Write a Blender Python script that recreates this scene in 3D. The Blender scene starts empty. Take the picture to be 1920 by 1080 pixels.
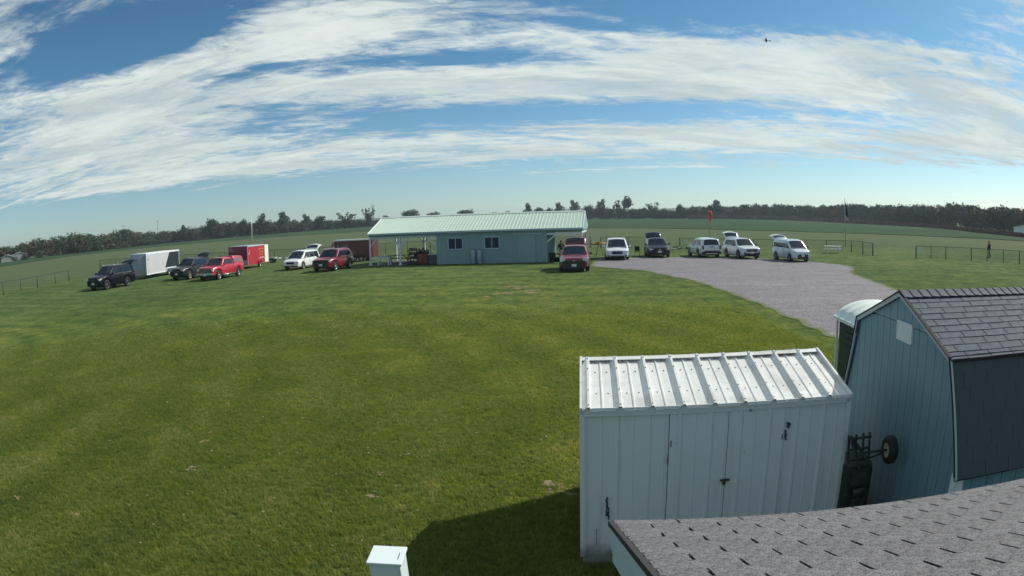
import bpy, bmesh, math, random
from math import radians as R, sin, cos, pi, sqrt, atan2
from mathutils import Vector, Matrix, noise

scene = bpy.context.scene
COL = scene.collection

# ------------------------------------------------------------------ camera
# a wide-angle security camera: strong barrel distortion, so a fisheye-polynomial lens
CAM_Z = 3.5
F_PX, K3, PITCH, ROLL, CX, CY = 1237.107, 0.113982, 0.0942459, -0.0253110, 1019.33, 528.465
cam = bpy.data.cameras.new('camera')
cam_ob = bpy.data.objects.new('camera', cam)
COL.objects.link(cam_ob)
scene.camera = cam_ob
cam.type = 'PANO'
cam.panorama_type = 'FISHEYE_LENS_POLYNOMIAL'
cam.sensor_fit = 'HORIZONTAL'
cam.sensor_width = 36
cam.fisheye_fov = pi
_a = 1920 / 36 / F_PX
cam.fisheye_polynomial_k0 = 0
cam.fisheye_polynomial_k1 = -_a
cam.fisheye_polynomial_k2 = 0
cam.fisheye_polynomial_k3 = -K3 * _a ** 3
cam.fisheye_polynomial_k4 = 0
cam.shift_x = -(CX - 960) / 1920
cam.shift_y = (CY - 540) / 1080
cam.clip_start = 0.02
cam.clip_end = 9000
_cp, _sp, _c, _s = cos(PITCH), sin(PITCH), cos(ROLL), sin(ROLL)
_R0, _U0, _F0 = Vector((1, 0, 0)), Vector((0, _sp, _cp)), Vector((0, _cp, -_sp))
_Rt, _Up = _R0 * _c + _U0 * _s, -_R0 * _s + _U0 * _c
cam_ob.matrix_world = Matrix(((_Rt.x, _Up.x, -_F0.x, 0), (_Rt.y, _Up.y, -_F0.y, 0), (_Rt.z, _Up.z, -_F0.z, CAM_Z), (0, 0, 0, 1)))

# ------------------------------------------------------------------ sun, sky, exposure
SUN_AZ, SUN_EL = 58.7, 39.0        # azimuth measured from +Y towards +X
SUN_STRENGTH = 3.4
SKY_STRENGTH = 0.066
EXPOSURE = 0.70
sd = Vector((sin(R(SUN_AZ)) * cos(R(SUN_EL)), cos(R(SUN_AZ)) * cos(R(SUN_EL)), sin(R(SUN_EL))))
sun = bpy.data.lights.new('sun', 'SUN')
sun.energy = SUN_STRENGTH
sun.angle = R(0.5)
sun.color = (1.0, 0.955, 0.86)
sun_ob = bpy.data.objects.new('sun', sun)
sun_ob.rotation_euler = sd.to_track_quat('Z', 'Y').to_euler()
sun_ob.location = (20, 12, 30)
COL.objects.link(sun_ob)
scene.view_settings.view_transform = 'Standard'
scene.view_settings.look = 'None'
scene.view_settings.gamma = 1
scene.view_settings.exposure = EXPOSURE
scene.view_settings.use_curve_mapping = False


class NB:
    """small helper to write node graphs as expressions"""
    def __init__(self, nt):
        self.nt = nt
        self.N = nt.nodes
        self.Lk = nt.links

    def node(self, typ, **kw):
        n = self.N.new(typ)
        for k, v in kw.items():
            setattr(n, k, v)
        return n

    def put(self, sock, v):
        if isinstance(v, bpy.types.NodeSocket):
            self.Lk.new(v, sock)
        elif isinstance(v, tuple) and len(v) == 3 and len(getattr(sock, 'default_value', ())) == 4:
            sock.default_value = (*v, 1)
        else:
            sock.default_value = v

    def m(self, op, a, b=None, c=None, clamp=False):
        n = self.node('ShaderNodeMath', operation=op, use_clamp=clamp)
        self.put(n.inputs[0], a)
        if b is not None: self.put(n.inputs[1], b)
        if c is not None: self.put(n.inputs[2], c)
        return n.outputs[0]

    def vm(self, op, a, b=None):
        n = self.node('ShaderNodeVectorMath', operation=op)
        self.put(n.inputs[0], a)
        if b is not None:
            self.put(n.inputs[3 if op == 'SCALE' else 1], b)
        return n.outputs['Value' if op in ('DOT_PRODUCT', 'LENGTH') else 'Vector']

    def xyz(self, x, y, z):
        n = self.node('ShaderNodeCombineXYZ')
        for i, v in enumerate((x, y, z)): self.put(n.inputs[i], v)
        return n.outputs[0]

    def sep(self, v):
        n = self.node('ShaderNodeSeparateXYZ')
        self.put(n.inputs[0], v)
        return n.outputs

    def noise(self, vec, scale, detail=4, rough=.55, dist=0, dim='3D'):
        n = self.node('ShaderNodeTexNoise', noise_dimensions=dim)
        if vec is not None: self.put(n.inputs['Vector'], vec)
        self.put(n.inputs['Scale'], scale)
        n.inputs['Detail'].default_value = detail
        n.inputs['Roughness'].default_value = rough
        n.inputs['Distortion'].default_value = dist
        return n.outputs[0]

    def smooth(self, v, a, b, lo=0.0, hi=1.0):
        n = self.node('ShaderNodeMapRange', interpolation_type='SMOOTHSTEP')
        self.put(n.inputs['Value'], v)
        for k, x in (('From Min', a), ('From Max', b), ('To Min', lo), ('To Max', hi)): n.inputs[k].default_value = x
        return n.outputs[0]

    def lin(self, v, a, b, lo, hi):
        n = self.node('ShaderNodeMapRange')
        self.put(n.inputs['Value'], v)
        for k, x in (('From Min', a), ('From Max', b), ('To Min', lo), ('To Max', hi)): n.inputs[k].default_value = x
        return n.outputs[0]

    def mix(self, f, a, b, mode='MIX'):
        n = self.node('ShaderNodeMix', data_type='RGBA', blend_type=mode)
        self.put(n.inputs[0], f)
        self.put(n.inputs[6], a)
        self.put(n.inputs[7], b)
        return n.outputs[2]

    def ramp(self, v, stops, interp='LINEAR'):
        n = self.node('ShaderNodeValToRGB')
        cr = n.color_ramp
        cr.interpolation = interp
        while len(cr.elements) < len(stops): cr.elements.new(0.5)
        for e, (p, c) in zip(cr.elements, stops):
            e.position = p
            e.color = (*c, 1) if len(c) == 3 else c
        self.put(n.inputs[0], v)
        return n.outputs[0]


def build_world():
    w = bpy.data.worlds.new('World')
    scene.world = w
    w.use_nodes = True
    nt = w.node_tree
    nt.nodes.clear()
    b = NB(nt)
    sky = b.node('ShaderNodeTexSky', sky_type='NISHITA')
    sky.sun_disc = False
    sky.sun_elevation = R(SUN_EL)
    sky.sun_rotation = R(SUN_AZ)
    sky.altitude = 200
    sky.air_density = 1.0
    sky.dust_density = 0.6
    sky.ozone_density = 1.6
    tc = b.node('ShaderNodeTexCoord')
    d = tc.outputs['Generated']
    x, y, z = b.sep(d)
    zc = b.m('MAXIMUM', z, 0.012)
    # cloud sheet: intersection of the view ray with a high plane
    u = b.m('DIVIDE', x, b.m('ADD', zc, 0.06))
    v = b.m('DIVIDE', y, b.m('ADD', zc, 0.06))
    az = b.m('ARCTAN2', x, y)
    el = b.m('ARCSINE', z)
    azd = b.m('MULTIPLY', az, 180 / pi)
    eld = b.m('MULTIPLY', el, 180 / pi)
    # rotate sheet a little and stretch along the bands
    def rot(a, su, sv, off=0.0):
        uu = b.m('ADD', b.m('MULTIPLY', u, cos(a)), b.m('MULTIPLY', v, sin(a)))
        vv = b.m('SUBTRACT', b.m('MULTIPLY', v, cos(a)), b.m('MULTIPLY', u, sin(a)))
        return b.xyz(b.m('MULTIPLY', uu, su), b.m('MULTIPLY', vv, sv), off)
    warp = b.noise(rot(R(4), .35, .9, 3.1), 1.0, 5, .6)
    warpv = b.m('MULTIPLY', b.m('SUBTRACT', warp, .5), 1.5)
    p1 = rot(R(4), .30, .66, 9.1)
    p1w = b.vm('ADD', p1, b.xyz(warpv, b.m('MULTIPLY', warpv, .8), 0.0))
    big = b.noise(p1w, 1.0, 8, .60, .25)
    p2 = rot(R(-10), 1.1, 3.6, 1.3)
    p2w = b.vm('ADD', p2, b.xyz(warpv, b.m('MULTIPLY', warpv, 2.0), 0.0))
    streak = b.noise(p2w, 1.0, 9, .68, .6)
    p3 = rot(R(24), 4.2, 6.5, 5.5)
    fluff = b.noise(p3, 1.0, 7, .66, .5)
    dens = b.m('ADD', b.m('MULTIPLY', big, 1.0), b.m('ADD', b.m('MULTIPLY', b.m('SUBTRACT', streak, .5), .62), b.m('MULTIPLY', b.m('SUBTRACT', fluff, .5), .58)))
    # broad weather: where the cloud deck lies (degrees azimuth / elevation)
    def blob(a0, e0, sa, se, amp, tilt=0.0):
        da = b.m('SUBTRACT', azd, a0)
        de = b.m('SUBTRACT', b.m('SUBTRACT', eld, e0), b.m('MULTIPLY', da, tilt))
        q = b.m('ADD', b.m('POWER', b.m('DIVIDE', b.m('ABSOLUTE', da), sa), 2.0), b.m('POWER', b.m('DIVIDE', b.m('ABSOLUTE', de), se), 2.0))
        return b.m('MULTIPLY', b.m('EXPONENT', b.m('MULTIPLY', q, -1.0)), amp)
    adj = 0.045
    for args in BLOBS:
        adj = b.m('ADD', adj, blob(*args))
    dens = b.m('ADD', dens, adj)
    # nothing but haze in the lowest few degrees
    low = b.smooth(b.m('ADD', eld, b.m('MULTIPLY', b.m('SUBTRACT', streak, .5), 3.0)), 2.6, 6.2, -.55, 0.0)
    dens = b.m('ADD', dens, low)
    cov = b.smooth(dens, .40, .72)
    cov = b.m('MULTIPLY', cov, b.smooth(b.m('ADD', streak, b.m('MULTIPLY', fluff, .6)), .55, .95, .70, .96))
    shade = b.smooth(b.noise(b.vm('ADD', p1w, b.xyz(.3, .1, 0.0)), 2.6, 8, .68), .34, .64)
    ccol = b.mix(shade, (5.1, 5.9, 6.0), (7.4, 8.0, 7.6))
    ccol = b.mix(b.smooth(eld, 0, 22, 0.0, 1.0), b.vm('SCALE', ccol, .95), ccol)
    # clear air a little deeper than the model sky
    base = b.mix(1.0, sky.outputs[0], b.ramp(b.m('DIVIDE', eld, 40.0), [(0.0, (.74, .95, 1.14)), (.12, (.60, .82, .95)), (.35, (.44, .74, .84)), (1.0, (.36, .65, .78))]), 'MULTIPLY')
    out = b.mix(cov, base, ccol)
    bg = b.node('ShaderNodeBackground')
    b.put(bg.inputs[0], out)
    bg.inputs[1].default_value = SKY_STRENGTH
    o = b.node('ShaderNodeOutputWorld')
    nt.links.new(bg.outputs[0], o.inputs[0])
    w.cycles.sampling_method = 'MANUAL'
    w.cycles.sample_map_resolution = 512


# (azimuth, elevation, half-width az, half-width el, amount, tilt)
BLOBS = [
    (-5, 9.0, 15, .9, -.26, .02),     # blue lane above the lowest deck
    (15, 9.3, 12, 1.2, -.28, -.02),
    (-30, 6.8, 14, .7, -.16, .10),
    (30, 8.8, 9, .8, -.22, -.10),
    (-2, 6.6, 60, 1.9, .16, 0.0),       # lowest deck
    (-36, 12.0, 16, 3.6, .26, .10),
    (-40, 5.0, 18, 2.0, .30, .06),
    (40, 5.2, 9, 1.0, .20, -.05),
    (10, 4.4, 8, .35, .34, .015),
    (24, 4.2, 6, .4, .26, -.05),
    (-3, 12.5, 22, 1.8, .14, 0.0),
    (22, 13.5, 24, 3.0, .22, -.05),
    (-43, 17.5, 6, 3.2, -.38, .25),     # blue hole upper left
    (-34, 18.5, 8, 3.0, -.42, .35),
    (-22, 17.5, 12, 3.0, .22, .12),
    (13, 17.8, 11, 1.8, -.25, -.02),     # blue upper right
    (28, 18.8, 16, 2.6, -.33, -.14),
    (38, 16, 8, 2.5, -.10, -.2),
    (-12, 14.2, 16, .9, -.26, .03),
    (-27, 14.3, 9, .8, -.16, .13),
    (-25, 6.5, 30, .6, -.10, .0),
    (40, 8.5, 8, 2.0, .12, -.15),
]
build_world()

# ------------------------------------------------------------------ materials
MATS = {}


def mat(name, color=(.5, .5, .5), rough=.6, metal=0.0, var=.08, scale=3.0, bump=0.0, bscale=60.0, coat=0.0, spec=.5, rnd=0.0, fn=None, grime=0.0):
    if name in MATS: return MATS[name]
    m = bpy.data.materials.new(name)
    m.use_nodes = True
    nt = m.node_tree
    nt.nodes.clear()
    b = NB(nt)
    out = b.node('ShaderNodeOutputMaterial')
    p = b.node('ShaderNodeBsdfPrincipled')
    nt.links.new(p.outputs[0], out.inputs[0])
    tc = b.node('ShaderNodeTexCoord')
    co = tc.outputs['Object']
    n = b.noise(co, scale, 5, .6)
    fac = b.lin(n, .25, .75, 1 - var, 1 + var)
    if rnd:
        oi = b.node('ShaderNodeObjectInfo')
        fac = b.m('MULTIPLY', fac, b.lin(oi.outputs['Random'], 0, 1, 1 - rnd, 1 + rnd))
    col = b.vm('SCALE', color, fac)
    if grime:
        g = b.smooth(b.noise(co, scale * 2.3, 8, .7), .48, .72)
        col = b.mix(b.m('MULTIPLY', g, grime), col, (.12, .105, .085))
    if fn:
        col = fn(b, co, col) or col
    b.put(p.inputs['Base Color'], col)
    rg = b.lin(b.noise(co, scale * 3, 4, .6), .3, .7, max(0, rough - .07), min(1, rough + .07))
    b.put(p.inputs['Roughness'], rg)
    p.inputs['Metallic'].default_value = metal
    p.inputs['Specular IOR Level'].default_value = spec
    p.inputs['Coat Weight'].default_value = coat
    if coat: p.inputs['Coat Roughness'].default_value = .08
    if bump:
        bp = b.node('ShaderNodeBump')
        bp.inputs['Strength'].default_value = bump
        bp.inputs['Distance'].default_value = .01
        b.put(bp.inputs['Height'], b.noise(co, bscale, 4, .6))
        nt.links.new(bp.outputs[0], p.inputs['Normal'])
    MATS[name] = m
    return m


def paint(name, color, metal=.25, rough=.32, coat=.6):
    return mat(name, color, rough, metal, .03, 2.0, coat=coat, spec=.12 if max(color) < .05 else .5)


def glass_dark(name='car_glass', color=(.010, .018, .030)):
    return mat(name, color, .08, 0, .3, 3.5, spec=.45, coat=.0)


def build_grass():
    m = bpy.data.materials.new('lawn_grass')
    m.use_nodes = True
    nt = m.node_tree
    nt.nodes.clear()
    b = NB(nt)
    out = b.node('ShaderNodeOutputMaterial')
    p = b.node('ShaderNodeBsdfPrincipled')
    nt.links.new(p.outputs[0], out.inputs[0])
    co = b.node('ShaderNodeTexCoord').outputs['Object']
    x, y, z = b.sep(co)
    big = b.noise(co, .045, 5, .6, .6)
    mid = b.noise(co, .35, 6, .62, .5)
    clump = b.noise(co, 2.6, 5, .65, .3)
    fine = b.noise(co, 19, 6, .75)
    vfine = b.noise(co, 75, 3, .8)
    # mowing passes: long arcs round the field
    rad = b.m('SQRT', b.m('ADD', b.m('POWER', b.m('ADD', x, 30.0), 2.0), b.m('POWER', b.m('SUBTRACT', y, 6.0), 2.0)))
    rad = b.m('ADD', rad, b.m('MULTIPLY', b.m('SUBTRACT', mid, .5), .5))
    arcs = b.m('SINE', b.m('MULTIPLY', rad, 2 * pi / 2.3))
    rows = b.m('SINE', b.m('MULTIPLY', b.m('ADD', b.m('ADD', y, b.m('MULTIPLY', x, .10)), b.m('MULTIPLY', b.m('SUBTRACT', big, .5), 6.0)), 2 * pi / 2.6))
    k = b.smooth(y, 22, 34)
    stripe = b.m('ADD', b.m('MULTIPLY', arcs, b.m('SUBTRACT', 1.0, k)), b.m('MULTIPLY', rows, k))
    tuft = b.noise(b.xyz(x, b.m('MULTIPLY', y, .55), 0.0), 1.5, 7, .78, .4)
    t = b.m('ADD', b.m('MULTIPLY', b.m('SUBTRACT', mid, .5), .8), b.m('ADD', b.m('MULTIPLY', b.m('SUBTRACT', clump, .5), .9), b.m('MULTIPLY', b.m('SUBTRACT', tuft, .5), 1.5)))
    t = b.m('ADD', t, b.m('MULTIPLY', b.m('SUBTRACT', big, .5), .8))
    t = b.m('ADD', t, b.m('MULTIPLY', stripe, b.smooth(big, .35, .65, .03, .12)))
    t = b.m('ADD', b.m('ADD', t, .5), b.m('MULTIPLY', b.m('SUBTRACT', fine, .5), .55))
    t = b.m('ADD', t, b.m('MULTIPLY', b.m('SUBTRACT', vfine, .5), .5))
    col = b.ramp(t, [(0.05, (.026, .050, .022)), (.35, (.050, .084, .030)), (.6, (.082, .120, .040)), (.85, (.130, .158, .060)), (1.0, (.20, .20, .10))])
    # clover / lusher patches and straw scraps
    lush = b.smooth(b.noise(co, .9, 4, .6, .8), .58, .72)
    col = b.mix(b.m('MULTIPLY', lush, .45), col, (.026, .072, .014))
    dry = b.m('MULTIPLY', b.smooth(b.noise(co, 1.15, 7, .72, .4), .665, .74), b.smooth(b.noise(co, 9, 4, .7), .42, .6))
    col = b.mix(b.m('MULTIPLY', dry, .75), col, (.24, .19, .115))
    thatch = b.smooth(b.noise(b.xyz(x, b.m('MULTIPLY', y, 2.0), 0.0), 5.0, 6, .8, 1.0), .66, .74)
    col = b.mix(b.m('MULTIPLY', thatch, .35), col, (.20, .19, .11))
    # turf colour by distance: yellower close by, greyer farther out
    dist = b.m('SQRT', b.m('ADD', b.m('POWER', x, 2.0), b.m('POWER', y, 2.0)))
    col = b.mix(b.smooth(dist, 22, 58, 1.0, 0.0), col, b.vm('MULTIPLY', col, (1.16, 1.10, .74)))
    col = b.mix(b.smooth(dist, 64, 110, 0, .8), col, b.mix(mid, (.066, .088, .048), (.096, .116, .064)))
    b.put(p.inputs['Base Color'], col)
    p.inputs['Roughness'].default_value = .95
    p.inputs['Specular IOR Level'].default_value = .03
    bp = b.node('ShaderNodeBump')
    bp.inputs['Strength'].default_value = .9
    bp.inputs['Distance'].default_value = .05
    b.put(bp.inputs['Height'], b.m('ADD', b.m('MULTIPLY', clump, .8), b.m('ADD', b.m('MULTIPLY', fine, .7), b.m('MULTIPLY', vfine, .35))))
    nt.links.new(bp.outputs[0], p.inputs['Normal'])
    return m


def build_gravel():
    def fn(b, co, col):
        st = b.node('ShaderNodeTexVoronoi')
        b.put(st.inputs['Vector'], co)
        st.inputs['Scale'].default_value = 22
        sc = b.sep(st.outputs['Color'])
        g = b.m('ADD', b.m('MULTIPLY', sc[0], .45), b.m('MULTIPLY', b.noise(co, 2.6, 9, .85), .75))
        x, y, z = b.sep(co)
        track = b.noise(b.xyz(b.m('MULTIPLY', x, .22), b.m('MULTIPLY', y, .8), 0.0), 1.0, 8, .75, 1.2)
        g = b.m('ADD', g, b.m('MULTIPLY', b.m('SUBTRACT', track, .5), .8))
        c = b.ramp(g, [(0.1, (.032, .030, .036)), (.40, (.098, .092, .104)), (.66, (.168, .158, .172)), (1.0, (.29, .275, .285))])
        weed = b.smooth(b.noise(co, .6, 7, .7), .63, .72)
        c = b.mix(b.m('MULTIPLY', weed, .5), c, (.075, .085, .045))
        at = b.node('ShaderNodeAttribute', attribute_name='rim')
        e = b.m('ADD', at.outputs['Fac'], b.m('MULTIPLY', b.m('SUBTRACT', b.noise(co, 2.2, 8, .75), .5), 1.3))
        gr = b.mix(b.noise(co, 14, 5, .8), (.045, .080, .022), (.125, .150, .050))
        return b.mix(b.smooth(e, .05, .42), gr, c)
    return mat('gravel', (.2, .2, .2), .9, 0, .1, 2.0, .9, 26, fn=fn, spec=.2)


# ------------------------------------------------------------------ mesh helpers
class MB:
    def __init__(self):
        self.v, self.f, self.s = [], [], []

    def add(self, vs, fs, smooth=False):
        o = len(self.v)
        self.v += [tuple(q) for q in vs]
        self.f += [tuple(i + o for i in f) for f in fs]
        self.s += [smooth] * len(fs)
        return self

    def box(self, c, s, rz=0.0, M=None):
        hx, hy, hz = s[0] / 2, s[1] / 2, s[2] / 2
        vs = [Vector((sx * hx, sy * hy, sz * hz)) for sz in (-1, 1) for sy in (-1, 1) for sx in (-1, 1)]
        if rz: vs = [Matrix.Rotation(rz, 3, 'Z') @ q for q in vs]
        if M is not None: vs = [M @ q for q in vs]
        vs = [q + Vector(c) for q in vs]
        return self.add(vs, [(0, 2, 3, 1), (4, 5, 7, 6), (0, 1, 5, 4), (2, 6, 7, 3), (0, 4, 6, 2), (1, 3, 7, 5)])

    def beam(self, a, b, w, h=None, up=(0, 0, 1)):
        a, b = Vector(a), Vector(b)
        h = h or w
        d = (b - a)
        L = d.length
        d.normalize()
        upv = Vector(up)
        if abs(d.dot(upv)) > .98: upv = Vector((0, 1, 0))
        r = d.cross(upv).normalized()
        u = r.cross(d)
        M = Matrix((d, r, u)).transposed()
        return self.box((a + b) / 2, (L, w, h), M=M)

    def tube(self, pts, r, n=8, cap=True, smooth=True):
        pts = [Vector(q) for q in pts]
        rr = r if isinstance(r, (list, tuple)) else [r] * len(pts)
        vs = []
        for i, q in enumerate(pts):
            d = (pts[min(i + 1, len(pts) - 1)] - pts[max(i - 1, 0)])
            if d.length < 1e-9: d = Vector((0, 0, 1))
            d.normalize()
            up = Vector((0, 0, 1)) if abs(d.z) < .95 else Vector((1, 0, 0))
            a = d.cross(up).normalized()
            c = a.cross(d)
            for k in range(n):
                t = 2 * pi * k / n
                vs.append(q + (a * cos(t) + c * sin(t)) * rr[i])
        fs = []
        for i in range(len(pts) - 1):
            for k in range(n):
                k2 = (k + 1) % n
                fs.append((i * n + k, (i + 1) * n + k, (i + 1) * n + k2, i * n + k2))
        self.add(vs, fs, smooth)
        if cap:
            o = len(self.v) - len(vs)
            self.f += [tuple(o + k for k in range(n)), tuple(o + (len(pts) - 1) * n + k for k in reversed(range(n)))]
            self.s += [False, False]
        return self

    def lathe(self, prof, n=20, axis='Z', c=(0, 0, 0), smooth=True, closed=False):
        vs = []
        for (r, h) in prof:
            for k in range(n):
                t = 2 * pi * k / n
                a, b_ = r * cos(t), r * sin(t)
                q = (a, b_, h) if axis == 'Z' else ((h, a, b_) if axis == 'X' else (a, h, b_))
                vs.append((q[0] + c[0], q[1] + c[1], q[2] + c[2]))
        fs = []
        m = len(prof)
        for i in range(m if closed else m - 1):
            j = (i + 1) % m
            for k in range(n):
                k2 = (k + 1) % n
                fs.append((i * n + k, i * n + k2, j * n + k2, j * n + k))
        return self.add(vs, fs, smooth)

    def prism(self, poly, h0, h1, axis='Y', smooth=False):
        """polygon in the plane across `axis`, extruded from h0 to h1"""
        n = len(poly)
        def pt(a, b_, h):
            return {'Y': (a, h, b_), 'X': (h, a, b_), 'Z': (a, b_, h)}[axis]
        vs = [pt(a, b_, h0) for a, b_ in poly] + [pt(a, b_, h1) for a, b_ in poly]
        fs = [tuple(range(n)), tuple(range(2 * n - 1, n - 1, -1))] + [(i, i + n, (i + 1) % n + n, (i + 1) % n) for i in range(n)]
        return self.add(vs, fs, smooth)

    def grid(self, fn, nu, nv, smooth=True):
        vs = [fn(i / nu, j / nv) for j in range(nv + 1) for i in range(nu + 1)]
        fs = [(j * (nu + 1) + i, j * (nu + 1) + i + 1, (j + 1) * (nu + 1) + i + 1, (j + 1) * (nu + 1) + i) for j in range(nv) for i in range(nu)]
        return self.add(vs, fs, smooth)

    def data(self, name, m=None, recalc=True):
        me = bpy.data.meshes.new(name)
        me.from_pydata(self.v, [], self.f)
        me.polygons.foreach_set('use_smooth', self.s)
        if recalc:
            bm = bmesh.new()
            bm.from_mesh(me)
            bmesh.ops.recalc_face_normals(bm, faces=bm.faces)
            bm.to_mesh(me)
            bm.free()
        if m: me.materials.append(m)
        me.update()
        return me

    def obj(self, name, m=None, parent=None, loc=(0, 0, 0), rz=0.0, recalc=True, bevel=0.0):
        o = bpy.data.objects.new(name, self.data(name, m, recalc))
        COL.objects.link(o)
        o.location = loc
        o.rotation_euler = (0, 0, rz)
        if parent: o.parent = parent
        if bevel:
            bv = o.modifiers.new('bevel', 'BEVEL')
            bv.width = bevel
            bv.segments = 2
            bv.limit_method = 'ANGLE'
        return o


def tag(o, label=None, cat=None, group=None, kind=None):
    if label: o['label'] = label
    if cat: o['category'] = cat
    if group: o['group'] = group
    if kind: o['kind'] = kind
    return o


def thing(name, label, cat, loc=(0, 0, 0), rz=0.0, group=None):
    o = bpy.data.objects.new(name, None)
    o.empty_display_size = .3
    COL.objects.link(o)
    o.location = loc
    o.rotation_euler = (0, 0, rz)
    return tag(o, label, cat, group)


def inst(me, name, parent=None, loc=(0, 0, 0), rz=0.0, sc=(1, 1, 1)):
    o = bpy.data.objects.new(name, me)
    COL.objects.link(o)
    o.location = loc
    o.rotation_euler = (0, 0, rz)
    o.scale = sc
    if parent: o.parent = parent
    return o


def copy_tree(o, parent=None):
    c = o.copy()
    COL.objects.link(c)
    if parent: c.parent = parent
    for ch in [q for q in bpy.data.objects if q.parent == o and q != c]:
        copy_tree(ch, c)
    return c


def smst(v, a, b):
    t = min(1, max(0, (v - a) / (b - a)))
    return t * t * (3 - 2 * t)


def gh(x, y):
    """height of the land at x, y"""
    D = sqrt(x * x + y * y)
    az = math.degrees(atan2(x, y))
    near = 1 - smst(D, 90, 200)
    z = -0.42 * smst(-x, 12, 32) * near - 0.2 * smst(x, 8, 22) * near
    z += 4.2 * smst(D, 150, 700) * (smst(az, -42, -12) * (1 - smst(az, 14, 30)) * .8 + .2 * (1 - smst(abs(az), 20, 45)))
    return z


# ------------------------------------------------------------------ ground, gravel, fields
def land_point(D, a, lift):
    x, y = D * sin(a), D * cos(a)
    return (x, y, gh(x, y) + lift)


def build_land():
    rings = [0.0]
    r = 0.0
    while r < 6000:
        r += 1.0 if r < 40 else (r * .03)
        rings.append(r)
    n = 240
    vs = [(0, 0, 0)]
    fs = []
    for i, D in enumerate(rings[1:]):
        for k in range(n):
            vs.append(land_point(D, 2 * pi * k / n, 0))
    for k in range(n): fs.append((0, 1 + (k + 1) % n, 1 + k))
    for i in range(len(rings) - 2):
        o = 1 + i * n
        for k in range(n):
            k2 = (k + 1) % n
            fs.append((o + k, o + k2, o + n + k2, o + n + k))
    mb = MB().add(vs, fs, True)
    g = mb.obj('ground', GRASS)
    tag(g, kind='structure')


GRASS = build_grass()
GRAVEL = build_gravel()
build_land()


def drape(name, poly, m, lift=.014, cut=.9, jit=.14, seed=3):
    rng = random.Random(seed)
    pts = []
    for i in range(len(poly)):
        a, b_ = Vector(poly[i]), Vector(poly[(i + 1) % len(poly)])
        k = max(1, int((b_ - a).length / .45))
        nrm = Vector((-(b_ - a).y, (b_ - a).x)).normalized()
        for j in range(k):
            q = a.lerp(b_, j / k)
            w = noise.noise(Vector((q.x * .7, q.y * .7, 1))) * jit * 1.6 + rng.uniform(-.5, .5) * jit
            pts.append(q + nrm * w)
    bm = bmesh.new()
    vs = [bm.verts.new((q.x, q.y, 0)) for q in pts]
    f = bm.faces.new(vs)
    bmesh.ops.triangulate(bm, faces=[f])
    x0, x1 = min(q.x for q in pts), max(q.x for q in pts)
    y0, y1 = min(q.y for q in pts), max(q.y for q in pts)
    t = x0
    while t < x1:
        t += cut
        bmesh.ops.bisect_plane(bm, geom=bm.verts[:] + bm.edges[:] + bm.faces[:], plane_co=(t, 0, 0), plane_no=(1, 0, 0))
    t = y0
    while t < y1:
        t += cut
        bmesh.ops.bisect_plane(bm, geom=bm.verts[:] + bm.edges[:] + bm.faces[:], plane_co=(0, t, 0), plane_no=(0, 1, 0))
    for v in bm.verts: v.co.z = gh(v.co.x, v.co.y) + lift
    bmesh.ops.recalc_face_normals(bm, faces=bm.faces)
    # distance to the rim, for grass creeping in
    seg = [(pts[i], pts[(i + 1) % len(pts)]) for i in range(0, len(pts))]
    lay = bm.verts.layers.float.new('rim')
    for v in bm.verts:
        p = Vector((v.co.x, v.co.y))
        best = 9
        for a, c in seg:
            if abs(a.x - p.x) > 3 or abs(a.y - p.y) > 3: continue
            d = c - a
            t = max(0, min(1, (p - a).dot(d) / max(1e-9, d.length_squared)))
            best = min(best, (p - a - d * t).length)
        v[lay] = min(3, best)
    me = bpy.data.meshes.new(name)
    bm.to_mesh(me)
    bm.free()
    me.materials.append(m)
    if me.polygons[0].normal.z < 0: me.flip_normals()
    o = bpy.data.objects.new(name, me)
    COL.objects.link(o)
    tag(o, kind='structure')
    return o


drape('gravel_lot', [(3.3, 47.9), (6.4, 43.4), (8.2, 35.3), (8.6, 26.6), (8.5, 21.2), (8.4, 17.3), (9.2, 12.5), (10.5, 9.0), (17.5, 9.0),
                     (17.4, 16.0), (17.2, 24.0), (18.0, 28.1), (19.0, 32.6), (20.7, 39.8), (22.6, 42.9), (23.4, 44.6), (23.6, 46.8), (22.8, 50.2), (21.0, 54.0), (18.5, 57.3), (11.0, 57.6), (4.6, 57.2)], GRAVEL)

CROP = mat('field_crop', (.034, .066, .030), .95, 0, .22, .02, .5, 2.0, spec=.02)


def field_band():
    # a darker crop strip: near edge and far edge as (azimuth deg, distance)
    near = [(-54, 178), (-50, 190), (-42, 262), (-34.5, 305), (-24.4, 312), (-16, 318), (-8, 290), (0, 250), (3.9, 226), (7.6, 214), (17.9, 176), (27.7, 155), (37.9, 143), (44.3, 139), (49, 136), (54, 132)]
    far = [(-54, 300), (-50, 290), (-42.4, 322), (-34.5, 470), (-24.4, 440), (-16, 520), (-8, 540), (0, 545), (3.9, 535), (7.6, 512), (13.2, 455), (22.8, 485), (27.7, 397), (32.7, 330), (37.9, 272), (44.3, 200), (49, 180), (54, 176)]
    def ip(t, a):
        for (a0, d0), (a1, d1) in zip(t, t[1:]):
            if a0 <= a <= a1: return d0 + (d1 - d0) * (a - a0) / (a1 - a0)
        return t[-1][1]
    na, nd = 140, 26
    mb = MB()
    def fn(u, v):
        a = -54 + 108 * u
        n_ = ip(near, a) + noise.noise(Vector((a * .4, 0, 2))) * 5
        D = n_ + (ip(far, a) - n_) * v
        return land_point(D, R(a), .10)
    mb.grid(fn, na, nd)
    o = mb.obj('crop_field', CROP)
    tag(o, kind='structure')


field_band()

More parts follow.
